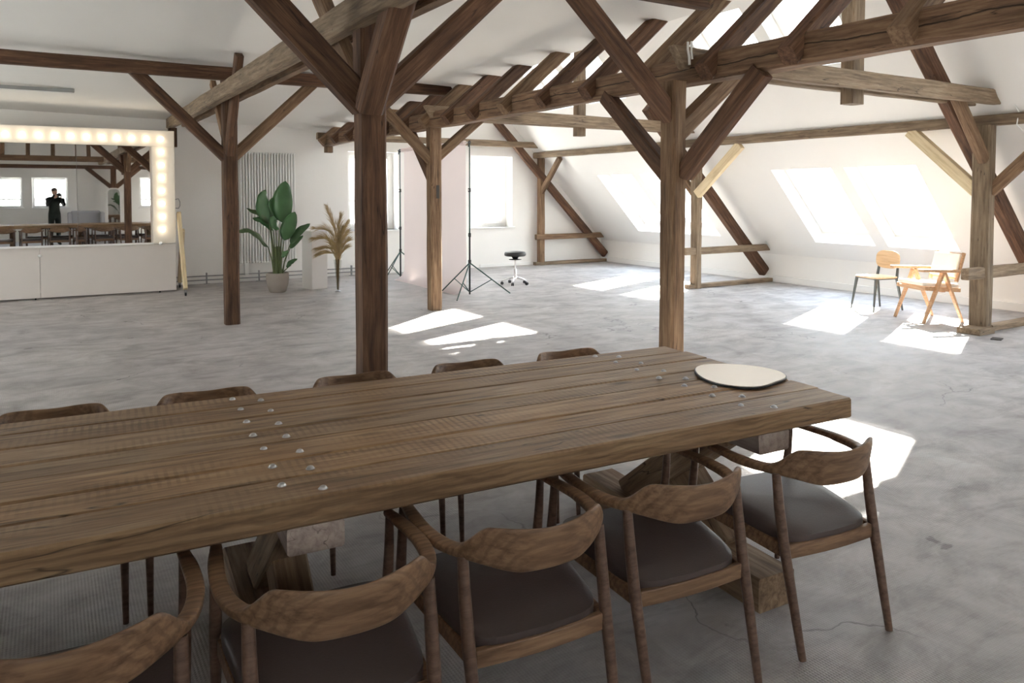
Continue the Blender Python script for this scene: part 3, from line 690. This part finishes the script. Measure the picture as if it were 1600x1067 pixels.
# leaning side supports on castors
def support(x, y0, z1, y1, lab=None):
    a, b = Vector((x, y0, .11)), Vector((x, y1, z1)); m = MB(); d = (b-a); L = d.length
    o = plank_mb(0, L, -.045, .045, -.03, .03, 5).build('support_leg', M['new_wood'], mw, a)
    o.rotation_euler = Vector(d).to_track_quat('X', 'Y').to_euler()
    c = MB(); c.tube([(-.012, 0, .028), (.012, 0, .028)], .028, 14); c.build('castor', M['black'], mw, (x, y0, 0), smooth=True)
    c = MB(); c.box(-.02, .02, -.02, .02, .055, .095); c.box(-.02, -.015, -.01, .01, .02, .06); c.box(.015, .02, -.01, .01, .02, .06); c.build('castor_fork', M['pipe'], mw, (x, y0, 0))
support(1.80, -.62, 1.28, .03)
support(1.86, .55, 1.0, .07)
for x in (-2.2, -.2, 1.5):
    c = MB(); c.tube([(-.01, 0, .015), (.01, 0, .015)], .015, 12); c.build('castor', M['black'], mw, (x, .03, 0), smooth=True)
# ceiling tube lamp
lt = thing('ceiling_lamp', 'unlit slim tube lamp under the ceiling at the upper left', 'lamp', (-.45, 12.05, ceil_z(0, 12)-.012), 0)
MB().box(-.78, .78, -.035, .035, -.055, -.008).build('housing', M['pipe'], lt, bevel=.006)
MB().box(-.76, .76, -.028, .028, -.066, -.056).build('diffuser', M['plastic'], lt, bevel=.004)

# ------------------------------------------------------------------ radiator with pipes
ra = thing('radiator', 'tall white tube radiator on the far wall behind the plant', 'radiator', (2.93, 14.20, 0), 0)
NT = 20
for k in range(NT):
    x = .02+k*(1.0-.04)/(NT-1)
    if k == 0: tb = MB().tube([(0, 0, .335), (0, 0, 2.34)], .0145, 10).build('tube', M['rad'], ra, (x, 0, 0), smooth=True)
    else: o = tb.copy(); COL.objects.link(o); o.location = (x, 0, 0)
    o = tb.copy(); COL.objects.link(o); o.location = (x, .056, 0)
for z in (.35, 2.325):
    MB().tube([(-.01, .028, z), (1.01, .028, z)], .02, 12).build('header', M['rad'], ra, smooth=True)
for x in (.1, .62):
    MB().box(x-.035, x+.035, -.02, .05, .12, .335).build('bracket', M['rad'], ra, bevel=.004)
pp = thing('heating_pipes', 'pair of grey heating pipes running low along the far wall', 'pipe', (1.0, 14.19, 0), 0)
for z in (.075, .145):
    MB().tube([(0, 0, z), (4.6, 0, z)], .011, 10).build('pipe', M['pipe'], pp, smooth=True)
for x in (1.35, 2.25, 3.35, 4.0):
    m = MB(); m.box(x-.008, x+.008, -.018, .05, .0, .2); m.box(x-.05, x+.05, -.02, .02, .0, .012); m.build('pipe_clip', M['pipe'], pp)

# ------------------------------------------------------------------ plant, pedestal, vase
pl = thing('potted_plant', 'tall broad-leaved green plant in a round cement pot before the radiator', 'plant', (3.14, 12.45, 0), 0)
m = MB().lathe([(.001, 0), (.115, 0), (.135, .02), (.165, .12), (.178, .22), (.176, .30), (.172, .315), (.160, .315), (.158, .28), (.001, .275)], 36); m.build('pot', M['cement'], pl, smooth=True)
m = MB().lathe([(.001, .276), (.156, .276), (.15, .285), (.08, .292), (.001, .295)], 24); m.build('soil', M['soil'], pl, smooth=True)
def leaf(name, base, bend, tip, width, mat, par, fold=.25, facing=(0, -1, 0), nseg=14):
    """blade along a bent midrib, folded, edges slightly waved"""
    P = catmull([base, bend, tip], nseg//2); mb = MB(); rings = []; F = Vector(facing); n = len(P)
    vs = []; fs = []
    for i, p in enumerate(P):
        t = i/(n-1); w = width*1.12*(max(0, math.sin(PI*t**.88))**.55)*(1-.12*t)+.003
        tg = (P[min(i+1, n-1)]-P[max(i-1, 0)]).normalized(); sd = tg.cross(F).normalized(); nm = sd.cross(tg).normalized()
        for j, s in enumerate((-1, -.6, 0, .6, 1)):
            wob = .012*math.sin(t*17+s*3)*abs(s)
            vs.append(p+sd*s*w/2+nm*(fold*abs(s)**1.3*w/2*-1+wob))
    for i in range(n-1):
        for j in range(4): fs.append((i*5+j, i*5+j+1, i*5+6+j, i*5+5+j))
    mb.add(vs, fs); o = mb.build(name, mat, par, smooth=True)
    sm = o.modifiers.new('thick', 'SOLIDIFY'); sm.thickness = .002
    return o
def stalk(pts, par, r0=.014, r1=.006, mat='stalk'):
    P = catmull(pts, 5); return MB().tube(P, [r0+(r1-r0)*i/(len(P)-1) for i in range(len(P))], 8).build('stem', M[mat], par, smooth=True)
LV = [ # stalk end, leaf tip, bend, width, facing
 ((-.10, .02, 1.10), (-.17, .04, 1.66), (-.20, .02, 1.40), .25, (.5, -1, .1)),
 ((.09, -.02, 1.12), (.14, -.02, 1.80), (.08, -.03, 1.48), .30, (-.35, -1, .1)),
 ((.02, -.05, 1.02), (-.08, -.10, 1.24), (-.07, -.11, 1.14), .17, (.3, -.8, .5)),
 ((.09, -.08, .84), (.26, -.12, 1.30), (.16, -.12, 1.08), .22, (-.2, -1, .2)),
 ((-.12, 0, 1.10), (-.46, .05, 1.36), (-.24, 0, 1.26), .10, (.1, -.9, .6)),
 ((-.16, -.06, .74), (-.70, -.1, 1.02), (-.40, -.1, 1.00), .13, (0, -.6, 1)),
 ((.20, -.04, .78), (.52, -.06, 1.10), (.34, -.06, .98), .12, (.1, -.9, .5)),
 ((.22, .05, .70), (.45, .1, .90), (.32, .08, .80), .08, (.3, -.8, .6)),
 ((.03, -.12, .58), (.12, -.22, .66), (.08, -.18, .65), .10, (0, -.8, .8)),
 ((.15, -.02, .38), (.31, -.04, .53), (.20, -.04, .47), .07, (.2, -1, .2)),
 ((.0, .08, 1.15), (.04, .12, 1.55), (.0, .1, 1.4), .22, (0, -1, 0)),
 ((-.05, .05, 1.0), (-.36, .1, 1.20), (-.2, .07, 1.16), .10, (.2, -1, .3))]
for k, (e, tp, bn, w, fc) in enumerate(LV):
    e, tp, bn = Vector(e), Vector(tp), Vector(bn)
    b = Vector((e.x*.35, e.y*.5, .27))
    stalk([b, b.lerp(e, .5)+Vector((-e.x*.10, 0, 0)), e], pl, .020 if k < 6 else .012, .007)
    leaf('leaf', e, bn, tp, w, M['leafm'] if k not in (5, 4) else M['leaf_old'], pl, facing=fc)
for k in range(5):
    a = k*1.3; stalk([(.05*math.cos(a), .05*math.sin(a), .27), (.04*math.cos(a), .04*math.sin(a), .5), (.05*math.cos(a), .05*math.sin(a), .74)], pl, .034, .012)
pd = tag(MB().box(-.15, .15, -.15, .15, 0, .97).build('pedestal', M['pedestal'], None, (3.80, 12.62, 0), bevel=.004, rot=(0, 0, .28)), 'tall white box pedestal between the plant and the dried grasses', 'pedestal')
va = thing('glass_vase', 'tall slim clear glass vase holding dried grasses', 'vase', (3.985, 11.98, 0), 0)
m = MB(); m.lathe([(.001, .0), (.052, .0), (.05, .008), (.022, .02), (.018, .035), (.026, .06), (.040, .25), (.062, .52)], 24); m.f.pop(); m.build('vase_body', M['vase_glass'], va, smooth=True)
dg = thing('dried_grass_bunch', 'bunch of tan feathery dried grasses standing in the glass vase', 'dried grass', (3.985, 11.98, .03), 0)
def plume(P, blades, L0):
    P = catmull(P, 9); mb = MB(); n = len(P)
    mb.tube(P, [.0035*(1-.7*i/(n-1)) for i in range(n)], 5)
    for i in range(int(n*.30), n):
        t = (i/(n-1)-.30)/.70; tg = (P[min(i+1, n-1)]-P[max(i-1, 0)]).normalized()
        for j in range(blades):
            p = P[i].lerp(P[min(i+1, n-1)], random.random()); rv = Vector((random.uniform(-1, 1), random.uniform(-1, 1), random.uniform(-1, .3)))
            d = (tg*1.3+rv*.42).normalized(); L = L0*(.45+.9*math.sin(PI*min(1, t*.85+.12)))*random.uniform(.7, 1.1)
            sd = d.cross(Vector((0, 1, .1))).normalized()*.0018
            q1 = p+d*L*.55; q2 = p+d*L+Vector((0, 0, -.18*L))
            mb.add([p-sd, p+sd, q1+sd, q1-sd, q2], [(0, 1, 2, 3), (3, 2, 4)])
    return mb
PLM = [[(0, 0, 0), (-.02, 0, .75), (-.06, 0, 1.05), (-.16, 0, 1.33)], [(0, 0, 0), (-.04, -.02, .7), (-.13, -.02, .95), (-.36, -.03, 1.02)],
       [(0, 0, 0), (-.03, .02, .62), (-.13, .03, .82), (-.36, .03, .86)], [(.01, 0, 0), (-.02, -.03, .55), (-.12, -.05, .68), (-.33, -.08, .70)],
       [(0, 0, 0), (.02, 0, .7), (.02, 0, .95), (.06, 0, 1.2)], [(0, 0, 0), (.03, -.02, .66), (.06, -.02, .88), (.15, -.03, 1.08)],
       [(0, 0, 0), (.03, .02, .6), (.07, .02, .78), (.16, .03, .92)], [(0, 0, 0), (.02, -.04, .5), (.05, -.06, .68), (.13, -.08, .80)],
       [(0, 0, 0), (-.02, .03, .5), (-.08, .05, .60), (-.26, .08, .60)], [(0, 0, 0), (.01, .03, .52), (.03, .05, .75), (.09, .06, .98)],
       [(0, 0, 0), (.02, 0, .45), (.05, 0, .58), (.12, 0, .66)], [(0, 0, 0), (-.01, -.02, .45), (-.03, -.03, .62), (-.14, -.05, .80)]]
for P in PLM: plume(P, 9, .21).build('plume', M['plume'], dg)
for k in range(26):
    a = random.random()*6.28; r = random.random()**.5
    MB().tube([(.012*r*math.cos(a), .012*r*math.sin(a), .01), (.03*r*math.cos(a), .03*r*math.sin(a), .3), (.046*r*math.cos(a), .046*r*math.sin(a), .5)], .0035, 5).build('stalk', M['straw'], dg)

# ------------------------------------------------------------------ backdrop and its stands
bd = thing('paper_backdrop', 'pale pink seamless paper hanging between two tripod stands', 'backdrop', (5.6, 11.85, 0), 0)
m = MB(); vs = []; fs = []; nz, ny = 26, 10
for i in range(nz+1):
    for j in range(ny+1):
        t = i/nz
        if t < .86: z = 2.36-(2.36-.22)*t/.86; x = .03
        else: u = (t-.86)/.14*PI/2; z = .225-.22*math.sin(u); x = .03-.22*(1-math.cos(u))
        yv = -1.22+2.44*j/ny
        vs.append((x+.008*math.sin(yv*3+z)+0, yv, z))
for i in range(nz):
    for j in range(ny): fs.append((i*(ny+1)+j, i*(ny+1)+j+1, (i+1)*(ny+1)+j+1, (i+1)*(ny+1)+j))
m.add(vs, fs); m.build('paper_sheet', M['backdrop'], bd, smooth=True)
MB().tube([(.0, -1.36, 2.395), (.0, 1.36, 2.395)], .012, 10).build('crossbar', M['chrome'], bd, smooth=True)
MB().tube([(.0, -1.24, 2.395), (.0, 1.24, 2.395)], .034, 16, True).build('paper_roll', M['backdrop'], bd, smooth=True)
def stand(lab, x, y, rz, h=2.40, spread=.5, lean=(0, 0)):
    s = thing('tripod_stand', lab, 'tripod', (x, y, 0), rz, 'backdrop stands')
    lx, ly = lean
    def q(z): return (lx*z, ly*z, z)
    MB().tube([q(.02), q(.95)], .015, 10).build('pole', M['black'], s, smooth=True)
    MB().tube([q(.95), q(1.65)], .012, 10).build('pole', M['green'], s, smooth=True)
    MB().tube([q(1.65), q(h)], .009, 10).build('pole', M['green'], s, smooth=True)
    for z in (.95, 1.65):
        m = MB(); m.tube([q(z-.03), q(z+.03)], .022, 12); m.build('collar', M['black'], s, smooth=True)
        m = MB(); m.tube([(lx*z+.015, 0, z), (lx*z+.055, 0, z)], .009, 8); m.build('knob', M['chrome' if z > 1 else 'black'], s, smooth=True)
    m = MB(); m.tube([q(h-.01), q(h+.05)], .018, 10); m.tube([(lx*h-.04, ly*h, h+.02), (lx*h+.06, ly*h, h+.02)], .012, 8); m.tube([(lx*h+.04, ly*h, h+.02), (lx*h+.05, ly*h, h-.05)], .01, 8); m.build('clamp', M['black'], s, smooth=True)
    m = MB(); m.tube([(0, 0, .50), (0, 0, .56)], .024, 12); m.build('collar', M['black'], s, smooth=True)
    for k in range(3):
        a = 2*PI*k/3; c, d = math.cos(a), math.sin(a)
        MB().tube([(.02*c, .02*d, .50), (spread*c, spread*d, .012)], .010, 8).build('leg', M['green'], s, smooth=True)
        MB().tube([(.015*c, .015*d, .06), (spread*.55*c, spread*.55*d, .245)], .007, 8).build('strut', M['green'], s, smooth=True)
    return s
stand('near black and green tripod stand holding the right end of the backdrop', 5.6, 10.46, 3.93, 2.37, .66)
stand('farther tripod stand at the left end of the backdrop', 5.6, 13.2, 3.8, 2.37, .6)

# ------------------------------------------------------------------ swivel stool
st = thing('swivel_stool', 'round black swivel stool on chrome castors near the far window', 'stool', (6.97, 11.33, 0), .2)
MB().lathe([(.001, .50), (.17, .50), (.186, .51), (.19, .53), (.188, .555), (.176, .572), (.12, .58), (.001, .582)], 32).build('seat', M['dark_pad'], st, smooth=True)
MB().lathe([(.001, .435), (.11, .437), (.112, .445), (.04, .452), (.055, .475), (.08, .50), (.001, .50)], 24).build('seat_plate', M['black'], st, smooth=True)
MB().lathe([(.001, .12), (.026, .12), (.026, .28), (.014, .285), (.014, .44), (.001, .44)], 16).build('gas_column', M['chrome'], st, smooth=True)
MB().lathe([(.001, .095), (.045, .095), (.045, .13), (.03, .15), (.001, .15)], 20).build('hub', M['chrome'], st, smooth=True)
for k in range(5):
    a = 2*PI*k/5; c, d = math.cos(a), math.sin(a)
    MB().tube([(.03*c, .03*d, .12), (.12*c, .12*d, .105), (.225*c, .225*d, .072)], [.018, .015, .011], 10).build('base_arm', M['chrome'], st, smooth=True)
    m = MB(); px, py = .232*c, .232*d; ax = Vector((-d, c, 0)).normalized()
    for s in (-1, 1): m.tube([Vector((px, py, .027))+ax*s*.006, Vector((px, py, .027))+ax*s*.02], .027, 14)
    m.build('castor', M['black'], st, smooth=True)
    MB().tube([(px, py, .045), (px, py, .078)], .007, 8).build('castor_pin', M['chrome'], st, smooth=True)

# ------------------------------------------------------------------ two chairs by the slope
def bar_(mb, a, b, w, h, up=(0, 0, 1), taper=1.0):
    a, b = Vector(a), Vector(b); X = (b-a).normalized(); Y = Vector(up).cross(X).normalized(); Z = X.cross(Y)
    r = []
    for p, k in ((a, 1), (b, taper)): r.append([p+Y*w/2*k*s+Z*h/2*k*t for s, t in ((-1, -1), (1, -1), (1, 1), (-1, 1))])
    return mb.ring(r)
# metal-legged side chair, faces +y locally
ch = thing('side_chair', 'side chair with pale oval plywood back and black metal legs', 'chair', (9.72, 6.30, 0), 0)
def rrect(w, d, r, n=6):
    P = []
    for cx, cy, a0 in ((w/2-r, d/2-r, 0), (-w/2+r, d/2-r, 90), (-w/2+r, -d/2+r, 180), (w/2-r, -d/2+r, 270)):
        for k in range(n+1): a = math.radians(a0+90*k/n); P.append((cx+r*math.cos(a), cy+r*math.sin(a)))
    return P
m = MB(); blob(m, [(x, y_+.0) for x, y_ in rrect(.42, .42, .09)], .445, .465); m.build('seat', M['ply'], ch, bevel=.004)
m = MB(); R = []
for s_ in (-1, 1):
    pass
pts = []
for k in range(40):
    a = 2*PI*k/40; ex = math.copysign(abs(math.cos(a))**.62, math.cos(a)); ez = math.copysign(abs(math.sin(a))**.75, math.sin(a)); pts.append((ex*.205, ez*.125))
front = [Vector((x, -.195+(.20-abs(x))*-.06-.05*z*1.2, .685+z)) for x, z in pts]
for dy in (0, -.013): R.append([p+Vector((0, dy, 0)) for p in front])
m.ring(R); m.build('backrest', M['ply'], ch, smooth=False, bevel=.003)
m = MB()
for a, b in (((-.17, -.17, .437), (.17, -.17, .437)), ((-.17, .17, .437), (.17, .17, .437)), ((-.17, -.17, .437), (-.17, .17, .437)), ((.17, -.17, .437), (.17, .17, .437))): m.tube([a, b], .011, 8)
m.build('seat_frame', M['steel_grey'], ch, smooth=True)
for s in (-1, 1):
    bar_(MB(), (0, 0, 0), (0, 0, 1), .1, .1)
    m = MB(); bar_(m, (s*.17, -.19, .44), (s*.195, -.275, .0), .030, .030, (0, 1, 0), .55); bar_(m, (s*.17, -.19, .44), (s*.155, -.232, .72), .030, .022, (0, 1, 0), .8); m.build('leg', M['steel_grey'], ch)
    m = MB(); bar_(m, (s*.17, .17, .44), (s*.20, .235, .0), .030, .030, (0, 1, 0), .5); m.build('leg', M['steel_grey'], ch)
ch.rotation_euler = (0, 0, math.radians(78))
# honey wood armchair with V legs
ar = thing('wooden_armchair', 'honey wood armchair with V-shaped legs and cream padding', 'chair', (9.50, 5.44, 0), 0)
for s in (-1, 1):
    X_ = s*.265
    m = MB(); bar_(m, (X_, .02, .62), (X_, .27, .0), .032, .062, (1, 0, 0), .68); m.build('leg', M['teak'], ar, bevel=.004)
    m = MB(); bar_(m, (X_, .00, .62), (X_, -.27, .0), .032, .062, (1, 0, 0), .68); m.build('leg', M['teak'], ar, bevel=.004)
    m = MB(); bar_(m, (X_, -.31, .635), (X_, .33, .655), .07, .035); m.build('armrest', M['teak'], ar, bevel=.006)
    m = MB(); bar_(m, (X_*.93, -.24, .40), (X_*.93, .26, .43), .028, .05); m.build('side_rail', M['teak'], ar, bevel=.003)
    m = MB(); bar_(m, (X_*.86, -.20, .50), (X_*.86, -.30, .86), .03, .04, (1, 0, 0)); m.build('back_upright', M['teak'], ar, bevel=.003)
m = MB(); bar_(m, (-.265, .0, .40), (.265, .0, .40), .05, .04); bar_(m, (-.23, .24, .42), (.23, .24, .42), .03, .04); bar_(m, (-.23, -.22, .40), (.23, -.22, .40), .03, .04); m.build('cross_rail', M['teak'], ar, bevel=.003)
m = MB(); m.box(-.235, .235, -.24, .27, -.022, .028); o = m.build('seat_cushion', M['canvas'], ar, (0, 0, .462), bevel=.02, rot=(math.radians(4), 0, 0), seg=4)
m = MB(); m.box(-.225, .225, -.018, .022, -.15, .15); o = m.build('back_cushion', M['canvas'], ar, (0, -.235, .70), bevel=.018, rot=(math.radians(15), 0, 0), seg=4)
m = MB(); m.box(-.24, .24, -.030, -.019, -.17, .165); o = m.build('back_panel', M['teak'], ar, (0, -.235, .70), bevel=.004, rot=(math.radians(15), 0, 0))
ar.rotation_euler = (0, 0, math.radians(68))

# ------------------------------------------------------------------ cable, tie, floor scraps
m = MB(); m.tube([(9.05, 4.50, 2.80), (9.12, 4.42, 2.79), (9.2, 4.36, 2.62), (9.26, 4.33, 2.50), (9.22, 4.33, 2.36), (9.40, 4.30, 2.25), (9.72, 4.2, 1.98)], .007, 6)
tag(m.build('cable', M['plastic'], None, smooth=True), 'thin white cable draped over the grey purlin at upper right', 'cable')
m = MB(); m.tube([(4.36, 4.47, 2.80), (4.35, 4.46, 2.74), (4.36, 4.455, 2.68), (4.37, 4.46, 2.62)], .010, 8); m.tube([(4.37, 4.44, 2.80), (4.36, 4.43, 2.72), (4.37, 4.43, 2.66)], .008, 8)
tag(m.build('cable_tie', M['plastic'], None, smooth=True), 'short white cable loop on the beam joint above the reddish post', 'cable')
m = MB().box(-.07, .07, -.05, .05, 0, .01); tag(m.build('floor_plate', M['screed'], None, (8.85, 4.30, 0), rot=(0, 0, .3)), 'small flat plate on the floor by the right cracked post', 'plate')

# ------------------------------------------------------------------ behind the camera, seen in the mirror
sm = thing('standing_mirror', 'tall white-framed standing mirror by the back wall, seen reflected', 'mirror', (1.87, -2.1, 0), .0)
P = rrect(.44, 1.66, .16, 8)
m = MB(); r0 = [Vector((x, 0, z+.95)) for x, z in P]; P2 = rrect(.36, 1.58, .13, 8); r1 = [Vector((x, 0, z+.95)) for x, z in P2]
m.ring([[p+Vector((0, -.02, 0)) for p in r0], [p+Vector((0, .02, 0)) for p in r0], [p+Vector((0, .02, 0)) for p in r1], [p+Vector((0, -.02, 0)) for p in r1]], cap=False, closed=True)
m.build('frame', M['trim'], sm)
m = MB(); n_ = len(r1); m.add([p+Vector((0, .0, 0)) for p in r1], [tuple(range(n_))]); m.build('mirror_glass', M['mirror'], sm)
m = MB(); m.box(-.2, -.16, -.3, .3, 0, .04); m.box(.16, .2, -.3, .3, 0, .04); m.box(-.2, -.17, -.02, .02, .04, .2); m.box(.17, .2, -.02, .02, .04, .2); m.build('foot', M['trim'], sm)
sf = thing('sofa', 'low pale grey sofa by the back wall, seen reflected', 'sofa', (.86, -2.2, 0), 0)
MB().box(-.62, .62, -.35, .35, .1, .42).build('seat', M['sofa'], sf, bevel=.05, seg=4)
MB().box(-.62, .62, -.37, -.15, .42, 1.02).build('backrest', M['sofa'], sf, bevel=.05, seg=4)
for s in (-1, 1): MB().box(s*.66-.06, s*.66+.06, -.36, .35, .1, .98).build('armrest', M['sofa'], sf, bevel=.04, seg=3)
for sx in (-1, 1):
    for sy in (-1, 1): MB().box(sx*.55-.02, sx*.55+.02, sy*.28-.02, sy*.28+.02, 0, .1).build('leg', M['black'], sf)

# photographer standing behind the camera, visible only as a reflection
pr = thing('person', 'person in dark clothes and cap photographing, reflected in the mirror wall', 'person', (-.19, -.30, 0), -YAW)
def skin_fig(name, V, E, R, mat, par, sub=2):
    me = bpy.data.meshes.new(name); me.from_pydata([Vector(v) for v in V], E, []); me.update(); me.materials.append(mat)
    o = bpy.data.objects.new(name, me); COL.objects.link(o)
    sk = o.modifiers.new('skin', 'SKIN'); ss = o.modifiers.new('sub', 'SUBSURF'); ss.levels = sub; ss.render_levels = sub
    sk.use_smooth_shade = True
    for i, r in enumerate(R): me.skin_vertices[0].data[i].radius = (r, r) if not hasattr(r, '__len__') else r
    me.skin_vertices[0].data[0].use_root = True
    o.parent = par; return o
# body: pelvis root; y forward
V = [(0, 0, .95), (0, .0, 1.10), (0, .0, 1.28), (0, .0, 1.42), (0, .01, 1.50), (0, .03, 1.58),
     (.10, 0, .90), (.11, .01, .50), (.12, -.02, .09), (.125, .10, .04), (-.10, 0, .90), (-.11, .01, .50), (-.12, -.02, .09), (-.125, .10, .04),
     (.19, 0, 1.42), (.25, .10, 1.22), (.13, .24, 1.46), (-.19, 0, 1.42), (-.26, .08, 1.22), (-.15, .24, 1.44)]
E_ = [(0, 1), (1, 2), (2, 3), (3, 4), (4, 5), (0, 6), (6, 7), (7, 8), (8, 9), (0, 10), (10, 11), (11, 12), (12, 13), (3, 14), (14, 15), (15, 16), (3, 17), (17, 18), (18, 19)]
R_ = [(.16, .12), (.15, .11), (.18, .12), (.15, .10), .065, .055, .10, .07, .05, .035, .10, .07, .05, .035, .075, .055, .035, .075, .055, .035]
body = skin_fig('body', V, E_, R_, M['cloth_dark'], pr)
hd = MB().sphere((0, 0, 0), 1, 20, 14); hd.v = [(x*.076, y_*.095, z*.115) for x, y_, z in hd.v]
hd.add([(x*.014, .098+y_*.018, -.015+z*.022) for x, y_, z in MB().sphere((0, 0, 0), 1, 8, 6).v], MB().sphere((0, 0, 0), 1, 8, 6).f)
head = hd.build('head', M['skin'], pr, (0, .03, 1.655), smooth=True)
for s in (-1, 1):
    MB().sphere((0, 0, 0), .012, 8, 6).build('eye', M['black'], head, (s*.03, .088, .01), smooth=True)
    MB().sphere((0, 0, 0), .02, 8, 6).build('ear', M['skin'], head, (s*.077, 0, -.005), smooth=True)
MB().box(-.022, .022, -.004, .006, -.004, .004).build('mouth', M['cap'], head, (0, .088, -.06))
cp = MB().lathe([(.080, -.02), (.083, .01), (.079, .04), (.060, .068), (.03, .082), (.001, .086)], 20); cp.v = [(x, y_*1.2, z) for x, y_, z in cp.v]; cp.build('cap', M['cap'], pr, (0, .022, 1.685), smooth=True)
for s in (-1, 1):                                        # hands: palm with five fingers closed on the camera
    pal = Vector((s*.088, .222, 1.50)) if s > 0 else Vector((-.088, .222, 1.50))
    V = [pal+Vector((s*.015, -.02, -.05)), pal, pal+Vector((-s*.012, .03, .03))]; E_ = [(0, 1), (1, 2)]; R_ = [.026, (.018, .036), (.014, .034)]
    for f in range(4):
        b = len(V); zb = .045-.022*f; ln = (.9, 1, .95, .8)[f]
        V += [pal+Vector((0, .03, zb)), pal+Vector((-s*.012, .055*ln, zb+.004)), pal+Vector((-s*.04, .066*ln, zb+.004))]
        E_ += [(1, b), (b, b+1), (b+1, b+2)]; R_ += [.010, .009, .008]
    b = len(V); V += [pal+Vector((-s*.012, -.01, -.025)), pal+Vector((-s*.04, .0, -.03))]; E_ += [(1, b), (b, b+1)]; R_ += [.012, .009]
    skin_fig('hand', V, E_, R_, M['skin'], pr, 1)
pc = thing('photo_camera', 'black camera held up by the reflected person', 'camera', (0, 0, 0), -YAW)
CL = pr.location + Vector((math.sin(YAW), math.cos(YAW), 0))*.255
pc.location = (CL.x, CL.y, 1.50)
MB().box(-.068, .068, -.035, .035, .0, .09).build('camera_body', M['black'], pc, bevel=.008)
MB().box(-.028, .028, -.03, .03, .09, .118).build('viewfinder', M['black'], pc, bevel=.006)
m = MB(); m.tube([(0, .035, .045), (0, .052, .045), (0, .054, .045)], [.036, .036, .033], 20); m.build('lens', M['black'], pc, smooth=True)
for nme, x in (('knob', .045),): MB().tube([(x, 0, .09), (x, 0, .103)], .012, 14).build(nme, M['black'], pc, smooth=True)

# ------------------------------------------------------------------ outside: neighbouring house and an added sun blocker beyond the windows
hs = thing('neighbour_house', 'pale house with a pitched roof outside the far windows', 'building', (10.5, 34, -8), .1)
m = MB(); m.box(-8, 8, 0, 10, 0, 9); m.build('wall', M['neigh'], hs)
m = MB(); m.add([(-8.4, -.4, 9), (8.4, -.4, 9), (8.4, 5, 13), (-8.4, 5, 13), (8.4, 10.4, 9), (-8.4, 10.4, 9)], [(0, 1, 2, 3), (3, 2, 4, 5), (0, 3, 5), (1, 4, 2)]); m.build('roof', M['rooft'], hs)
for x in (-6, -3, 0, 3, 6): MB().box(x-.6, x+.6, -.03, .02, 6, 8).build('window', M['steel_grey'], hs)
MB().box(2, 3, 4, 5, 12, 14.5).build('chimney', M['neigh'], hs)

hs['label'] = 'pale house with a pitched roof far outside the far windows'
ck = thing('sun_blocker', 'added sun-blocking stack just outside the far windows', 'chimney', (8.75, 17.15, -8), .68)  # added upright block that keeps the sun out of the left far window
m = MB(); m.box(-.75, .75, -.4, .4, 0, 13.4); m.build('shaft', M['neigh'], ck)
m = MB(); m.box(-.82, .82, -.47, .47, 13.4, 13.6); m.build('cap', M['rooft'], ck)
